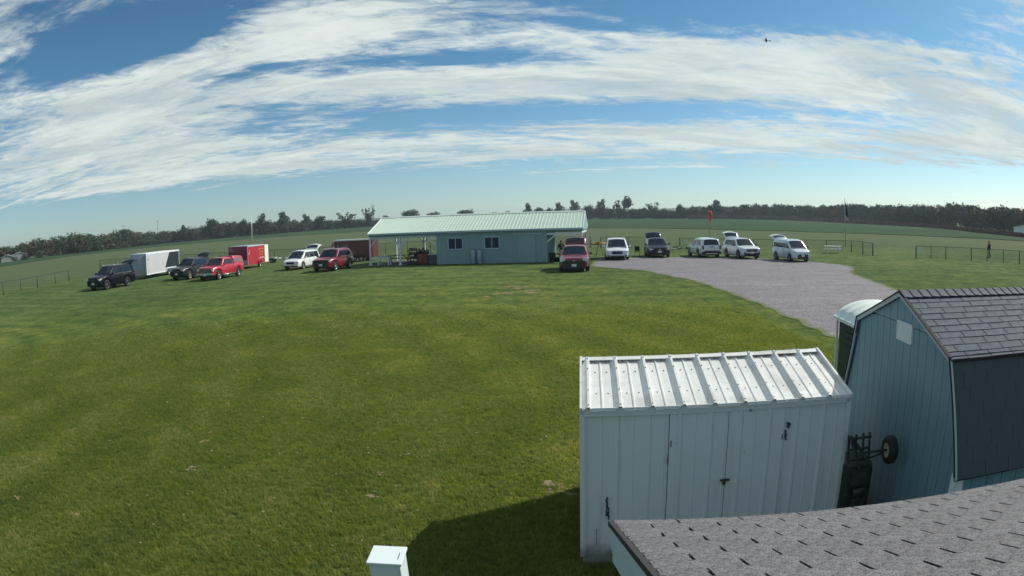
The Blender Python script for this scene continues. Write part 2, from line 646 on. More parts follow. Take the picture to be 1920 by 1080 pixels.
# ------------------------------------------------------------------ shared materials
def granules(dark, light, warm):
    def fn(b, co, col):
        g1 = b.noise(co, 150, 2, .8)
        g2 = b.noise(co, 34, 4, .85)
        blot = b.noise(co, 1.7, 6, .65)
        t = b.m('ADD', b.m('MULTIPLY', g1, .55), b.m('MULTIPLY', g2, .45))
        oi = b.node('ShaderNodeObjectInfo')
        c = b.ramp(t, [(.37, dark), (.5, tuple(p * .45 + q * .55 for p, q in zip(dark, light))), (.61, light)])
        c = b.mix(b.smooth(blot, .35, .7, 0, .45), c, warm)
        c = b.vm('SCALE', c, b.lin(oi.outputs['Random'], 0, 1, .93, 1.07))
        return c
    return fn


SHINGLE_GREY = mat('shingle_grey', (.2, .2, .2), .92, 0, .05, 3, .55, 180, spec=.2, fn=granules((.012, .012, .015), (.225, .222, .235), (.105, .094, .09)))
SHINGLE_SLATE = mat('shingle_slate', (.1, .1, .1), .85, 0, .05, 3, .5, 150, spec=.3, fn=granules((.030, .042, .060), (.085, .112, .150), (.064, .082, .104)))
SHINGLE_STEEP = mat('shingle_weathered', (.062, .082, .092), .9, 0, .10, 3, .4, 120, spec=.2, grime=.15)
TAR = mat('shingle_shadow_gap', (.020, .020, .022), .95, 0, .1, 5)
WHITE_METAL = mat('white_painted_metal', (.60, .65, .69), .45, .0, .05, 1.2, .08, 30, grime=.10)
DULL_WHITE = mat('white_trim', (.66, .69, .72), .5, 0, .05, 2, grime=.10)
def _siding(b, co, col):
    x, y, z = b.sep(co)
    run = b.noise(b.xyz(b.m('MULTIPLY', x, 6), b.m('MULTIPLY', y, 22), b.m('MULTIPLY', z, .9)), 1.0, 6, .7)
    c = b.vm('SCALE', col, b.lin(run, .3, .7, .86, 1.13))
    fade = b.smooth(b.noise(co, .9, 6, .65), .42, .68, 0, .30)
    c = b.mix(fade, c, (.19, .27, .30))
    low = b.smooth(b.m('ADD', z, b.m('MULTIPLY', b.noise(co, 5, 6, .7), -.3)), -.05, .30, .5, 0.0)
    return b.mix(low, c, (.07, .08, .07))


TEAL = mat('teal_siding', (.135, .240, .290), .65, 0, .07, .8, .2, 60, grime=.10, fn=_siding)
TEAL_DK = mat('teal_wall', (.200, .305, .322), .6, 0, .06, .6, grime=.05)
BLACK = mat('black_rubber', (.014, .014, .015), .75, 0, .15, 4)
IRON = mat('dark_iron', (.05, .05, .052), .6, .4, .2, 6, grime=.4)
GALV = mat('galvanised_pipe', (.22, .25, .26), .5, .7, .1, 4)
WOOD_W = mat('white_painted_wood', (.62, .68, .75), .6, 0, .07, 2, grime=.10)


def frame_mat(psi, s=0.0, k=0.0):
    """columns: along the eave, down the slope, normal (sheared sideways by k)"""
    w = Vector((cos(psi), sin(psi), 0))
    v = Vector((-sin(psi), cos(psi), 0))
    d = v * cos(s) - Vector((0, 0, 1)) * sin(s)
    n = w.cross(d)
    return w, v, d + w * k, n


# ------------------------------------------------------------------ the shed under the camera
def own_shed():
    psi, s, k = R(-8), R(18.43), -.15
    w, v, d, n = frame_mat(psi, s, k)
    O = Vector((0, 0, CAM_Z - .48))
    root = thing('shingled_shed', 'building in the near right corner with grey three-tab shingle roof and pale rake trim', 'shed', (0, 0, 0))
    def P3(a, b_, h=0.0): return O + w * a + d * b_ + n * h
    A0, A1, B0, B1 = .35, 6.2, -1.4, 2.98
    deck = MB()
    cs = [P3(a, b_, h) for h in (-.02, -.001) for a, b_ in ((A0, B0), (A1, B0), (A1, B1), (A0, B1))]
    deck.add(cs, [(0, 3, 2, 1), (4, 5, 6, 7), (0, 1, 5, 4), (1, 2, 6, 5), (2, 3, 7, 6), (3, 0, 4, 7)])
    roof = deck.obj('roof', TAR, root)
    # tabs
    e, tw = .127, .305
    def tab_mesh(wd, name):
        mb = MB()
        g = .0065
        pts = []
        for (a, b_, h) in ((g, -.03, .002), (wd - g, -.03, .002), (wd - g, e, .0085), (g, e, .0085)):
            pts.append(w * a + d * b_ + n * h)
        low = [q - n * (.004 if i < 2 else .0065) for i, q in enumerate(pts)]
        mb.add([*low, *pts], [(0, 3, 2, 1), (4, 5, 6, 7), (0, 1, 5, 4), (1, 2, 6, 5), (2, 3, 7, 6), (3, 0, 4, 7)])
        return mb.data(name, SHINGLE_GREY)
    full = tab_mesh(tw, 'shingle_tab')
    rng = random.Random(5)
    nrow = int((B1 - .70) / e)
    for i in range(nrow):
        b_ = B1 - e * (i + 1) + .012
        off = .160 if i % 2 else .0
        a = A0 + off - tw
        c = 0
        while a < 3.45:
            x0, x1 = max(a, A0 - .0), a + tw
            if x1 - x0 > .02:
                me = full if abs(x1 - x0 - tw) < 1e-4 else tab_mesh(x1 - x0, 'shingle_end')
                o = inst(me, 'shingle', roof, tuple(P3(x0 + rng.uniform(-.002, .002), b_ + rng.uniform(-.003, .003), rng.uniform(0, .0012))))
                c += 1
            a += tw
    # the rest of the roof, out of the picture
    mb = MB()
    for a0, a1, b0, b1 in ((A0, A1, B0, B1 - e * nrow + .012), (a, A1, B1 - e * nrow + .012, B1)):
        q = [P3(x, y, .006) for x, y in ((a0, b0), (a1, b0), (a1, b1), (a0, b1))]
        ql = [z_ - n * .006 for z_ in q]
        mb.add(ql + q, [(0, 3, 2, 1), (4, 5, 6, 7), (0, 1, 5, 4), (1, 2, 6, 5), (2, 3, 7, 6), (3, 0, 4, 7)])
    mb.obj('shingle_field', SHINGLE_GREY, root)
    # rake board, drip edge, eave board
    up = Vector((0, 0, 1))
    TRIM = mat('pale_blue_trim', (.46, .56, .64), .45, 0, .05, 2, grime=.12)
    def strip(name, m, h0, h1, out0, out1):
        mb = MB()
        q = []
        for b_ in (B0, B1 + .02):
            base = P3(A0, b_)
            for o_, h in ((out0, h0), (out1, h0), (out1, h1), (out0, h1)):
                q.append(base - w * o_ + up * h)
        mb.add(q, [(0, 1, 2, 3), (4, 7, 6, 5), (0, 4, 5, 1), (1, 5, 6, 2), (2, 6, 7, 3), (3, 7, 4, 0)])
        return mb.obj(name, m, root)
    strip('drip_edge', TAR, -.022, .006, -.02, .018)
    strip('rake_board', TRIM, -.085, -.024, -.01, .012)
    strip('rake_board', TRIM, -.150, -.088, -.01, .002)
    strip('soffit_board', TRIM, -.235, -.153, -.03, -.008)
    # eave board
    mb = MB()
    q = []
    for a_ in (A0, A1):
        base = P3(a_, B1)
        for o_, h in ((0.0, -.18), (.02, -.18), (.02, -.02), (0.0, -.02)):
            q.append(base + v * o_ + up * h)
    mb.add(q, [(0, 1, 2, 3), (4, 7, 6, 5), (0, 4, 5, 1), (1, 5, 6, 2), (2, 6, 7, 3), (3, 7, 4, 0)])
    mb.obj('eave_board', TRIM, root)
    # walls set back under the eaves
    mb = MB()
    a0, a1 = A0 + .18, A1 - .1
    for i in range(14):
        x0, x1 = a0 + (a1 - a0) * i / 14, a0 + (a1 - a0) * (i + 1) / 14
        pass
    def wallseg(p, q_, name='wall'):
        m_ = MB()
        p, q_ = Vector(p), Vector(q_)
        t_ = (q_ - p).normalized()
        nn = Vector((t_.y, -t_.x, 0)) * .04
        zt0, zt1 = p.z, q_.z
        vs = [Vector((c.x, c.y, 0)) + o_ for o_ in (nn * 0, nn) for c in (p, q_)] + [Vector((p.x, p.y, zt0)), Vector((q_.x, q_.y, zt1)), Vector((p.x, p.y, zt0)) + nn, Vector((q_.x, q_.y, zt1)) + nn]
        m_.add(vs, [(0, 1, 3, 2), (4, 6, 7, 5), (0, 4, 5, 1), (2, 3, 7, 6), (0, 2, 6, 4), (1, 5, 7, 3)])
        m_.obj(name, TEAL, root)
    c1, c2 = P3(a0, B1 - .2, -.04), P3(a1, B1 - .2, -.04)
    c0, c3 = P3(a0 - .3, B0, -.04), P3(a1 - .3, B0, -.04)
    wallseg(c1, c2)
    wallseg(c0, c1)
    wallseg(c2, c3)
    wallseg(c3, c0)


own_shed()


# ------------------------------------------------------------------ white metal shed
def ribbed(width, pitch, rib, minor, x0=0.0, phase=0.0):
    """profile across a ribbed sheet: list of (x, height)"""
    pts = []
    RW = .056 if rib < .03 else .088
    x = phase
    pts.append((0, 0))
    while x < width - .02:
        for dx, h in (((.0, 0), (RW * .28, rib), (RW * .72, rib), (RW, 0)) if rib < .03 else ((.0, 0), (RW * .58, rib), (RW * .84, rib), (RW, 0))):
            if 0 < x + dx < width: pts.append((x + dx, h))
        m_ = x + RW + (pitch - RW) / 2
        if minor:
            for dx, h in ((-.012, 0), (-.006, minor), (.006, minor), (.012, 0)):
                if 0 < m_ + dx < width: pts.append((m_ + dx, h))
        x += pitch
    pts.append((width, 0))
    return pts


def sheet(O, U, V, Nn, length, prof, name, m, parent):
    """a ribbed sheet: profile runs along U, ribs run along V"""
    mb = MB()
    th = .002
    top = [[O + U * x + V * t + Nn * h for x, h in prof] for t in (0, length)]
    n = len(prof)
    vs = top[0] + top[1] + [q - Nn * th for q in top[0]] + [q - Nn * th for q in top[1]]
    fs = []
    for i in range(n - 1):
        fs.append((i, i + 1, n + i + 1, n + i))
        fs.append((2 * n + i, 3 * n + i, 3 * n + i + 1, 2 * n + i + 1))
        fs.append((i, 2 * n + i, 2 * n + i + 1, i + 1))
        fs.append((n + i, n + i + 1, 3 * n + i + 1, 3 * n + i))
    fs += [(0, n, 3 * n, 2 * n), (n - 1, 3 * n - 1, 4 * n - 1, 2 * n - 1)]
    mb.add(vs, fs)
    return mb.obj(name, m, parent)


def white_shed():
    root = thing('metal_shed', 'white metal garden shed with ribbed roof and chipped double doors', 'shed', (.33, 5.95, 0), R(-3.4))
    X, Y, Z = Vector((1, 0, 0)), Vector((0, 1, 0)), Vector((0, 0, 1))
    Wd, Dp, He, Hr, Yr = 2.73, 2.08, 1.72, 1.965, 1.08
    def fn(b, co, col):
        x, y, z = b.sep(co)
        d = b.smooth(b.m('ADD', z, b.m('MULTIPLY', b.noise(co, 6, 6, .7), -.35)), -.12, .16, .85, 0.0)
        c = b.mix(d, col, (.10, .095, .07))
        run = b.smooth(b.noise(b.xyz(b.m('MULTIPLY', x, 9), y, b.m('MULTIPLY', z, .5)), 1, 5, .6), .55, .75, 0, .22)
        c = b.mix(run, c, (.25, .28, .27))
        sp = b.smooth(b.noise(co, 24, 3, .6), .735, .76)
        return b.mix(b.m('MULTIPLY', sp, .8), c, (.12, .10, .09))
    wallm = mat('shed_wall_paint', (.62, .65, .68), .42, .1, .05, .9, .05, 20, fn=fn)
    def fn2(b, co, col):
        x, y, z = b.sep(co)
        st = b.smooth(b.noise(co, 1.6, 8, .7, .6), .47, .70, 0, .50)
        c = b.mix(st, col, (.33, .33, .30))
        st2 = b.smooth(b.noise(co, 7, 6, .75), .55, .68, 0, .30)
        return b.mix(st2, c, (.26, .25, .22))
    roofm = mat('shed_roof_paint', (.68, .70, .68), .38, .15, .05, 1.5, .05, 20, fn=fn2)
    # ground frame / inner dark box
    MB().box((Wd / 2, Dp / 2, .04), (Wd - .06, Dp - .06, .08)).obj('floor', IRON, root)
    pitch = .3033
    # front wall: two fixed panels and two doors
    s1, s2, s3 = .835, 1.425, 2.02
    segs = [('wall_panel', 0, s1, .0), ('door', s1, s2, .012), ('door', s2, s3, .014), ('wall_panel', s3, Wd, .0)]
    for nm, a, c, out in segs:
        ph = (pitch - (a % pitch)) % pitch
        pr = ribbed(c - a - .005, pitch, .013, .004, phase=ph)
        o = sheet(Vector((a + .0025, -out, .05)), X, Z, -Y, He - .07, pr, nm, wallm, root)
        if nm == 'door':
            MB().box(((a + c) / 2, .01 - out, .9), (c - a - .02, .012, 1.5)).obj('door_frame', wallm, o)
            for z_ in (.35, 1.35):
                xh = a + .02 if a < 1.2 else c - .02
                MB().tube([(xh, -out - .006, z_ - .03), (xh, -out - .006, z_ + .03)], .005, 6).obj('hinge', IRON, o)
    MB().box((Wd / 2, .02, .86), (Wd, .006, He - .1)).obj('inner_lining', BLACK, root)
    # latch
    l = MB()
    l.box((1.42, -.034, .93), (.10, .006, .022))
    l.tube([(1.39, -.042, .93), (1.45, -.042, .93)], .006, 6)
    lt = l.obj('latch', IRON, root)
    MB().box((1.41, -.048, .905), (.032, .018, .04)).obj('padlock', mat('brass_dull', (.10, .09, .06), .4, .7), lt)
    # side and back walls
    for nm, Ox, U, N_ in (('side_wall', Vector((0, Dp, .05)), -Y, -X), ('side_wall', Vector((Wd, 0, .05)), Y, X)):
        sheet(Ox, U, Z, N_, He - .07, ribbed(Dp, pitch, .013, .004, phase=.1), nm, wallm, root)
    sheet(Vector((Wd, Dp, .05)), -X, Z, Y, He - .07, ribbed(Wd, pitch, .013, .004, phase=.1), 'back_wall', wallm, root)
    for x in (0, Wd):
        g = MB()
        g.prism([(0, He - .02), (Dp, He - .02), (Dp, He), (Yr, Hr - .02), (0, He)], x - .003, x + .003, 'X')
        g.obj('gable_panel', wallm, root)
    # corner posts (pulled in at the foot, with seams)
    for x in (0, Wd):
        c = MB()
        c.box((x, -.004, .9), (.05, .05, 1.6))
        c.box((x, .05, .9), (.012, .09, 1.58))
        c.obj('corner_trim', wallm, root)
    MB().box((Wd / 2, -.006, .035), (Wd, .05, .06)).obj('base_rail', wallm, root)
    MB().box((Wd / 2, -.014, He - .035), (Wd, .03, .05)).obj('head_rail', wallm, root)
    MB().box((Wd / 2, -.030, He - .002), (Wd - .01, .012, .05)).obj('closure_strip', wallm, root)
    # roof: three sheets to the front, three to the back; laps marked by a seam
    for (y0, z0, y1, z1) in ((-.05, He - .005, Yr, Hr), (Dp + .05, He - .005, Yr, Hr)):
        V = Vector((0, y1 - y0, z1 - z0))
        Lg = V.length
        V.normalize()
        for i in range(3):
            a = .0 + i * .91
            wd = .91 + (.012 if i < 2 else 0)
            U = X
            N_ = U.cross(V)
            if N_.z < 0: N_ = -N_
            for (t0, t1, lift) in ((0, Lg * .70, 0.0), (Lg * .69, Lg, -.003)):
                pr = ribbed(wd, pitch, .046, .010, phase=.0)
                o = sheet(Vector((a, y0, z0)) + V * t0 + N_ * (lift + i * .0012), U, V, N_, t1 - t0, pr, 'roof_sheet', roofm, root)
            sc = MB()
            for t in (.05, .36, Lg * .69 + .05, Lg - .05):
                for kx in range(3):
                    for dx in (.062, .14, .26):
                        xx = a + kx * pitch + dx
                        hh = .047 if dx == .062 else .001
                        q = Vector((xx, y0, z0)) + V * t + N_ * hh
                        sc.box(q, (.012, .012, .008))
            sn = sc.obj('screw_heads', IRON, root)
            tag(sn, kind='stuff')
    for x in (-.010, Wd + .012):
        for (y0, z0, y1, z1) in ((-.06, He, Yr, Hr + .012), (Dp + .06, He, Yr, Hr + .012)):
            MB().beam((x, y0, z0 + .01), (x, y1, z1 + .01), .022, .05).obj('rake_trim', roofm, root)
    cap = MB()
    cap.prism([(Yr - .07, Hr + .015), (Yr, Hr + .036), (Yr + .07, Hr + .015), (Yr + .07, Hr + .011), (Yr, Hr + .032), (Yr - .07, Hr + .011)], -.02, Wd + .02, 'X')
    cap.obj('ridge_cap', roofm, root)
    # chipped paint: dark blue under-colour
    chip = mat('old_blue_paint', (.018, .028, .07), .5)
    rng = random.Random(8)
    for (cx, cz, w_, h_, n_) in ((.245, .70, .022, .22, 9), (.255, .60, .02, .1, 5), (2.06, 1.47, .03, .06, 5), (2.045, 1.37, .022, .10, 6), (1.0, .36, .012, .06, 4), (.14, .35, .006, .20, 6), (.83, 1.2, .006, .12, 5), (1.64, 1.66, .012, .02, 2)):
        c = MB()
        for i in range(n_):
            x = cx + rng.uniform(-.5, .5) * w_
            z_ = cz + (i / n_ - .5) * h_
            r1, r2 = w_ * rng.uniform(.3, .7), h_ / n_ * rng.uniform(.5, 1.1)
            pl = [(x + r1 * cos(t) * rng.uniform(.6, 1.1), z_ + r2 * sin(t) * rng.uniform(.6, 1.1)) for t in [j * pi / 3.5 for j in range(7)]]
            yb = -.0205 if not s1 < x < s3 else -.0355
            c.prism(pl, yb, yb + .012, 'Y')
        c.obj('paint_chip', chip, root)
    return root


white_shed()


# ------------------------------------------------------------------ blue gambrel barn shed
def barn():
    psi = R(-6.2)
    q0 = 3.15
    w = Vector((cos(psi), sin(psi), 0))
    v = Vector((-sin(psi), cos(psi), 0))
    O = w * q0
    # local frame: x = along the ridge (w), y = depth (v), origin at gable plane
    root = thing('gambrel_barn', 'blue gambrel shed with vertical siding, slate shingles and a small pale gable vent', 'shed', tuple(O), psi)
    E0, R0, T0, L0, F0 = 4.72, 5.12, 6.37, 7.65, 8.05
    zE, zR, zT = 1.28, 2.27, 2.72
    Ln = 4.3
    def outline(y):
        pts = [(E0, zE), (R0, zR), (T0, zT), (L0, zR), (F0, zE)]
        for (a, za), (c, zc) in zip(pts, pts[1:]):
            if a <= y <= c: return za + (zc - za) * (y - a) / (c - a)
        return zE
    # dark sheathing behind the boards
    body = MB()
    prof = [(E0 + .03, .05), (F0 - .03, .05), (F0 - .03, zE - .02), (L0 - .02, zR - .04), (T0, zT - .05), (R0 + .02, zR - .04), (E0 + .03, zE - .02)]
    body.prism(prof, .02, Ln - .02, 'X')
    body.obj('sheathing', mat('sheathing_dark', (.012, .022, .028), .9), root)
    # gable boards
    bw = .198
    n = int((F0 - E0) / bw) + 1
    off = E0 + .0
    for i in range(n):
        y0, y1 = off + i * bw + .0045, min(off + (i + 1) * bw - .0045, F0 - .005)
        if y1 - y0 < .03: continue
        ys = [y0] + [k for k in (R0, T0, L0) if y0 < k < y1] + [y1]
        zsplit = 2.385
        top = [(y, outline(y) - .035) for y in ys]
        if max(z for _, z in top) > zsplit + .03:
            low = [(y0, .06), (y1, .06), (y1, min(zsplit, outline(y1) - .035)), (y0, min(zsplit, outline(y0) - .035))]
            MB().prism(low, 0, .018, 'X').obj('siding_board', TEAL, root)
            tp = [(y, z) for y, z in top]
            up_ = [(y0, zsplit + .008), (y1, zsplit + .008)] + [(y, max(z, zsplit + .009)) for y, z in reversed(tp)]
            MB().prism(up_, -.006, .016, 'X').obj('siding_board', TEAL, root)
        else:
            low = [(y0, .06), (y1, .06)] + list(reversed(top))
            MB().prism(low, 0, .018, 'X').obj('siding_board', TEAL, root)
    # vent
    vt = MB()
    vt.box((-.014, 6.265, 2.315), (.02, .385, .185))
    vn = vt.obj('gable_vent', mat('vent_plastic', (.50, .56, .58), .5, 0, .06, 6), root, bevel=.012)
    tag(vn, label='small pale plastic vent high in the gable')
    fr = MB()
    for y_, z_, sy, sz in ((6.265, 2.412, .40, .012), (6.265, 2.218, .40, .012), (6.07, 2.315, .012, .2), (6.46, 2.315, .012, .2)):
        fr.box((-.012, y_, z_), (.03, sy, sz))
    fr.obj('vent_rim', DULL_WHITE, vn)
    # front long wall below the eave and white corner boards
    nb = int(Ln / bw)
    for i in range(nb):
        MB().box((.01 + (i + .5) * bw, E0 + .02, .66), (bw - .009, .018, 1.2)).obj('siding_board', TEAL, root)
    for y_ in (E0 - .005, F0 + .005):
        MB().box((-.012, y_ + (.045 if y_ < 6 else -.045), .64), (.018, .09, 1.24)).obj('corner_board', DULL_WHITE, root)
    MB().box((.04, E0 - .004, .64), (.085, .018, 1.24)).obj('corner_board', DULL_WHITE, root)
    MB().box((Ln / 2, F0 - .015, .66), (Ln, .018, 1.2)).obj('back_wall', TEAL, root)
    MB().box((Ln - .01, T0, .9), (.018, F0 - E0 - .1, 1.7)).obj('far_gable_wall', TEAL, root)
    # roof slopes
    rng = random.Random(4)
    def slope(ya, za, yb, zb, expo, tabs, mb_name, m, visible=True):
        d = Vector((0, yb - ya, zb - za))          # down the slope
        Lg = d.length
        d.normalize()
        U = Vector((1, 0, 0))
        N_ = U.cross(d)
        if N_.z < 0: N_ = -N_
        base = Vector((-.06, ya, za))
        mb = MB()
        L2 = Ln + .12
        q = [base + U * a + d * t + N_ * h for h in (-.02, 0) for a, t in ((0, -.01), (L2, -.01), (L2, Lg + .03), (0, Lg + .03))]
        mb.add(q, [(0, 3, 2, 1), (4, 5, 6, 7), (0, 1, 5, 4), (1, 2, 6, 5), (2, 3, 7, 6), (3, 0, 4, 7)])
        rf = mb.obj(mb_name, TAR if tabs else m, root)
        if not tabs: return
        rows = max(1, round((Lg + .02) / expo))
        e = (Lg + .02) / rows
        tw = .305
        cache = {}
        GP = .0045 if expo < .14 else .0024
        def tabm(wd, ln, key):
            if key in cache: return cache[key]
            t_ = MB()
            g = GP
            hb = .0095 if expo < .14 else .0048
            pts = [U * a + d * b_ + N_ * h for a, b_, h in ((g, -.03, .003), (wd - g, -.03, .003), (wd - g, ln, hb), (g, ln, hb))]
            lo = [p_ - N_ * (.004 if i < 2 else .009) for i, p_ in enumerate(pts)]
            t_.add(lo + pts, [(0, 3, 2, 1), (4, 5, 6, 7), (0, 1, 5, 4), (1, 2, 6, 5), (2, 3, 7, 6), (3, 0, 4, 7)])
            cache[key] = t_.data('shingle_tab', m)
            return cache[key]
        for i in range(rows):
            a = [0, -.15, -.08, -.23][i % 4] - .0
            while a < 3.9:
                x0, x1 = max(0, a), a + tw
                if x1 - x0 > .04:
                    wd = round(x1 - x0, 3)
                    inst(tabm(wd, e, wd), 'shingle', rf, tuple(base + U * x0 + d * (i * e + rng.uniform(-.004, .004)) + N_ * rng.uniform(0, .002)))
                a += tw
    slope(T0, zT, R0 - .02, zR - .007, .130, True, 'upper_roof_slope', SHINGLE_SLATE)
    slope(R0 - .01, zR - .012, E0 - .05, zE - .02, .145, True, 'steep_roof_slope', SHINGLE_STEEP)
    slope(T0, zT, L0 + .02, zR - .007, .13, False, 'upper_roof_slope', SHINGLE_SLATE)
    slope(L0 + .01, zR - .012, F0 + .07, zE - .17, .13, False, 'steep_roof_slope', SHINGLE_SLATE)
    # ridge caps, lapped along the ridge
    capm = None
    for i in range(34):
        if capm is None:
            c = MB()
            prof2 = [(-.15, -.045), (0, .012), (.15, -.045), (.15, -.052), (0, .004), (-.15, -.052)]
            vs = [(0, y, z) for y, z in prof2] + [(.132, y, z - .010) for y, z in prof2]
            c.add(vs, [(0, 1, 7, 6), (1, 2, 8, 7), (2, 3, 9, 8), (3, 4, 10, 9), (4, 5, 11, 10), (5, 0, 6, 11), (0, 5, 4, 1), (1, 4, 3, 2), (6, 7, 10, 11), (7, 8, 9, 10)])
            capm = c.data('ridge_cap', SHINGLE_SLATE)
        inst(capm, 'ridge_cap', root, (-.06 + (33 - i) * .125, T0, zT + .022), 0.0)
    # rake trim along the gambrel edge
    pts = [(E0 - .05, zE - .02), (R0 - .02, zR + .0), (T0, zT + .01), (L0 + .02, zR), (F0 + .06, zE - .16)]
    for (a, za), (c, zc) in zip(pts, pts[1:]):
        MB().beam((-.05, a, za - .022), (-.05, c, zc - .022), .022, .045).obj('rake_trim', mat('rake_trim_grey', (.33, .40, .44), .5, 0, .05, 2), root)
        MB().beam((-.055, a, za + .006), (-.055, c, zc + .006), .04, .012).obj('drip_edge', TAR, root)


barn()


# ------------------------------------------------------------------ portable toilet behind the barn
def toilet():
    w = Vector((cos(R(-6.2)), sin(R(-6.2)), 0))
    v = Vector((-sin(R(-6.2)), cos(R(-6.2)), 0))
    o = w * 3.51 + v * 8.45
    root = thing('portable_toilet', 'dark green portable toilet with arched pale translucent roof behind the blue shed', 'portable toilet', tuple(o), R(-6.2))
    G = mat('toilet_green', (.014, .030, .026), .55, 0, .1, 2)
    WR = mat('toilet_roof', (.62, .70, .66), .4, 0, .08, 3, grime=.15)
    MB().box((.56, .56, 1.0), (1.08, 1.08, 1.9)).obj('cabin', G, root, bevel=.02)
    MB().box((.56, .56, .05), (1.16, 1.16, .10)).obj('skid', IRON, root)
    r = MB()
    r.grid(lambda u, t: (-.03 + 1.18 * t, -.03 + 1.18 * u, 1.995 + .235 * max(0, 1 - (2 * t - 1) ** 2) ** .62 + (.02 if (int(u * 24) % 6) in (2, 3) and 0 < t < 1 else 0)), 24, 22)
    r.obj('roof_shell', WR, root)
    rim = MB()
    for a, c in (((-.04, -.04), (1.16, -.04)), ((1.16, -.04), (1.16, 1.16)), ((1.16, 1.16), (-.04, 1.16)), ((-.04, 1.16), (-.04, -.04))):
        rim.beam((*a, 1.98), (*c, 1.98), .05, .05)
    rim.obj('roof_rim', WR, root)
    for y in (-.035, 1.155):
        MB().prism([(-.03, 1.99)] + [(-.03 + 1.18 * i / 16, 1.995 + .235 * max(0, 1 - (i / 8 - 1) ** 2) ** .62) for i in range(17)] + [(1.15, 1.99)], y, y + .01, 'Y').obj('roof_end', WR, root)
    MB().box((.56, -.0, .98), (.7, .03, 1.75)).obj('door', mat('toilet_door', (.03, .06, .05), .5), root)
    for xx in (-.005, 1.125):
        MB().box((xx, 0, 1.0), (.03, .03, 1.9)).obj('corner_post', DULL_WHITE, root)
        MB().box((xx, 1.12, 1.0), (.03, .03, 1.9)).obj('corner_post', DULL_WHITE, root)
    for z in (1.6, 1.7, 1.8):
        MB().box((-.012, .56, z), (.015, .5, .03)).obj('vent_slat', G, root)


toilet()


# ------------------------------------------------------------------ low white cabinet at the bottom edge
def cabinet():
    root = thing('utility_cabinet', 'low white metal cabinet standing on the grass at the bottom edge', 'utility box', (-1.47, 5.06, 0), R(1.5))
    M_ = mat('cabinet_white', (.60, .68, .70), .4, .0, .04, 2, grime=.06)
    MB().box((0, 0, .29), (.29, .31, .56)).obj('body', M_, root, bevel=.006)
    MB().box((0, 0, .583), (.325, .35, .028)).obj('lid', M_, root, bevel=.006)
    MB().box((.115, -.02, .5985), (.006, .12, .003)).obj('lid_groove', IRON, root)
    MB().box((0, -.16, .33), (.24, .012, .4)).obj('door', M_, root)
    MB().box((.09, -.17, .34), (.015, .012, .07)).obj('handle', IRON, root)
    MB().box((0, 0, .012), (.36, .38, .03)).obj('plinth', mat('concrete', (.30, .29, .27), .9, 0, .1, 4, .4, 40), root)


cabinet()


# ------------------------------------------------------------------ upended garden machine in the gap
def tiller():
    w = Vector((cos(R(-6.2)), sin(R(-6.2)), 0))
    v = Vector((-sin(R(-6.2)), cos(R(-6.2)), 0))
    o = w * 2.60 + v * 5.95
    root = thing('upended_trailer', 'dark upended garden trailer with one pale-hubbed wheel between the two sheds', 'cart', tuple(o), R(-6.2))
    F = mat('trailer_frame_paint', (.028, .034, .036), .55, .3, .2, 5, grime=.4)
    TYC = (.33, -.02, 1.13)
    ax = MB()
    ax.tube([(-.02, .0, 1.12), (.30, -.02, 1.13)], .014, 8)
    ax.tube([(.06, .05, 1.02), (.27, .0, 1.10)], .012, 8)
    ax.obj('axle', F, root)
    wh = MB()
    wh.lathe([(.03, -.02), (.045, -.035), (.045, .035), (.03, .045)], 16, 'X', TYC)
    hub = wh.obj('wheel', mat('hub_cream', (.42, .40, .30), .5, 0, .15, 8, grime=.3), root)
    ty = MB()
    prof = [(.075, -.045), (.10, -.055), (.135, -.05), (.152, -.03), (.155, 0), (.152, .03), (.135, .05), (.10, .055), (.075, .045)]
    ty.lathe(prof, 26, 'X', TYC)
    ty.obj('tyre', BLACK, hub)
    rim = MB()
    rim.lathe([(.0, -.02), (.025, -.04), (.03, -.02), (.06, -.015), (.078, -.048), (.082, -.046), (.08, .046), (.0, .04)], 22, 'X', TYC)
    rim.obj('rim', MATS['hub_cream'], hub)
    fr = MB()
    for z in (1.05, 1.17, 1.29):
        fr.beam((-.16, .0, z), (.10, .04, z - .01), .022, .022)
    for x in (-.16, -.07, .02, .10):
        fr.beam((x, .02 + x * .1, 1.02), (x, .02 + x * .1 + .06, 1.31), .02, .02)
    fr.beam((-.16, .02, 1.31), (.08, -.12, 1.02), .03, .03)
    fr.beam((-.18, -.02, 1.33), (-.05, -.10, .98), .03, .03)
    fr.obj('frame', F, root)
    tub = MB()
    tub.box((-.02, .18, .50), (.30, .52, .98))
    tub.obj('tub', mat('trailer_tub', (.010, .014, .016), .6, .2, .2, 4, grime=.3), root, bevel=.03)
    eng = MB()
    eng.box((-.03, -.02, .88), (.20, .16, .18))
    eng.tube([(-.1, -.12, .72), (.06, -.12, .74)], .04, 10)
    eng.box((-.02, -.07, .60), (.16, .10, .10))
    eng.obj('hitch_plate', F, root)
    tg = MB()
    tg.beam((-.10, -.06, .06), (-.02, -.12, .75), .035, .035)
    tg.obj('drawbar', F, root)


tiller()

# ------------------------------------------------------------------ pavilion with store room
CONC = mat('concrete_slab', (.11, .11, .115), .9, 0, .1, 1.2, .4, 30, spec=.2)
PAV = ((-15.2, 56.0), R(-7))
PZ = -.03


def pav_w(x, y, z=0.0):
    c, s_ = cos(PAV[1]), sin(PAV[1])
    return (PAV[0][0] + x * c - y * s_, PAV[0][1] + x * s_ + y * c, PZ + z)


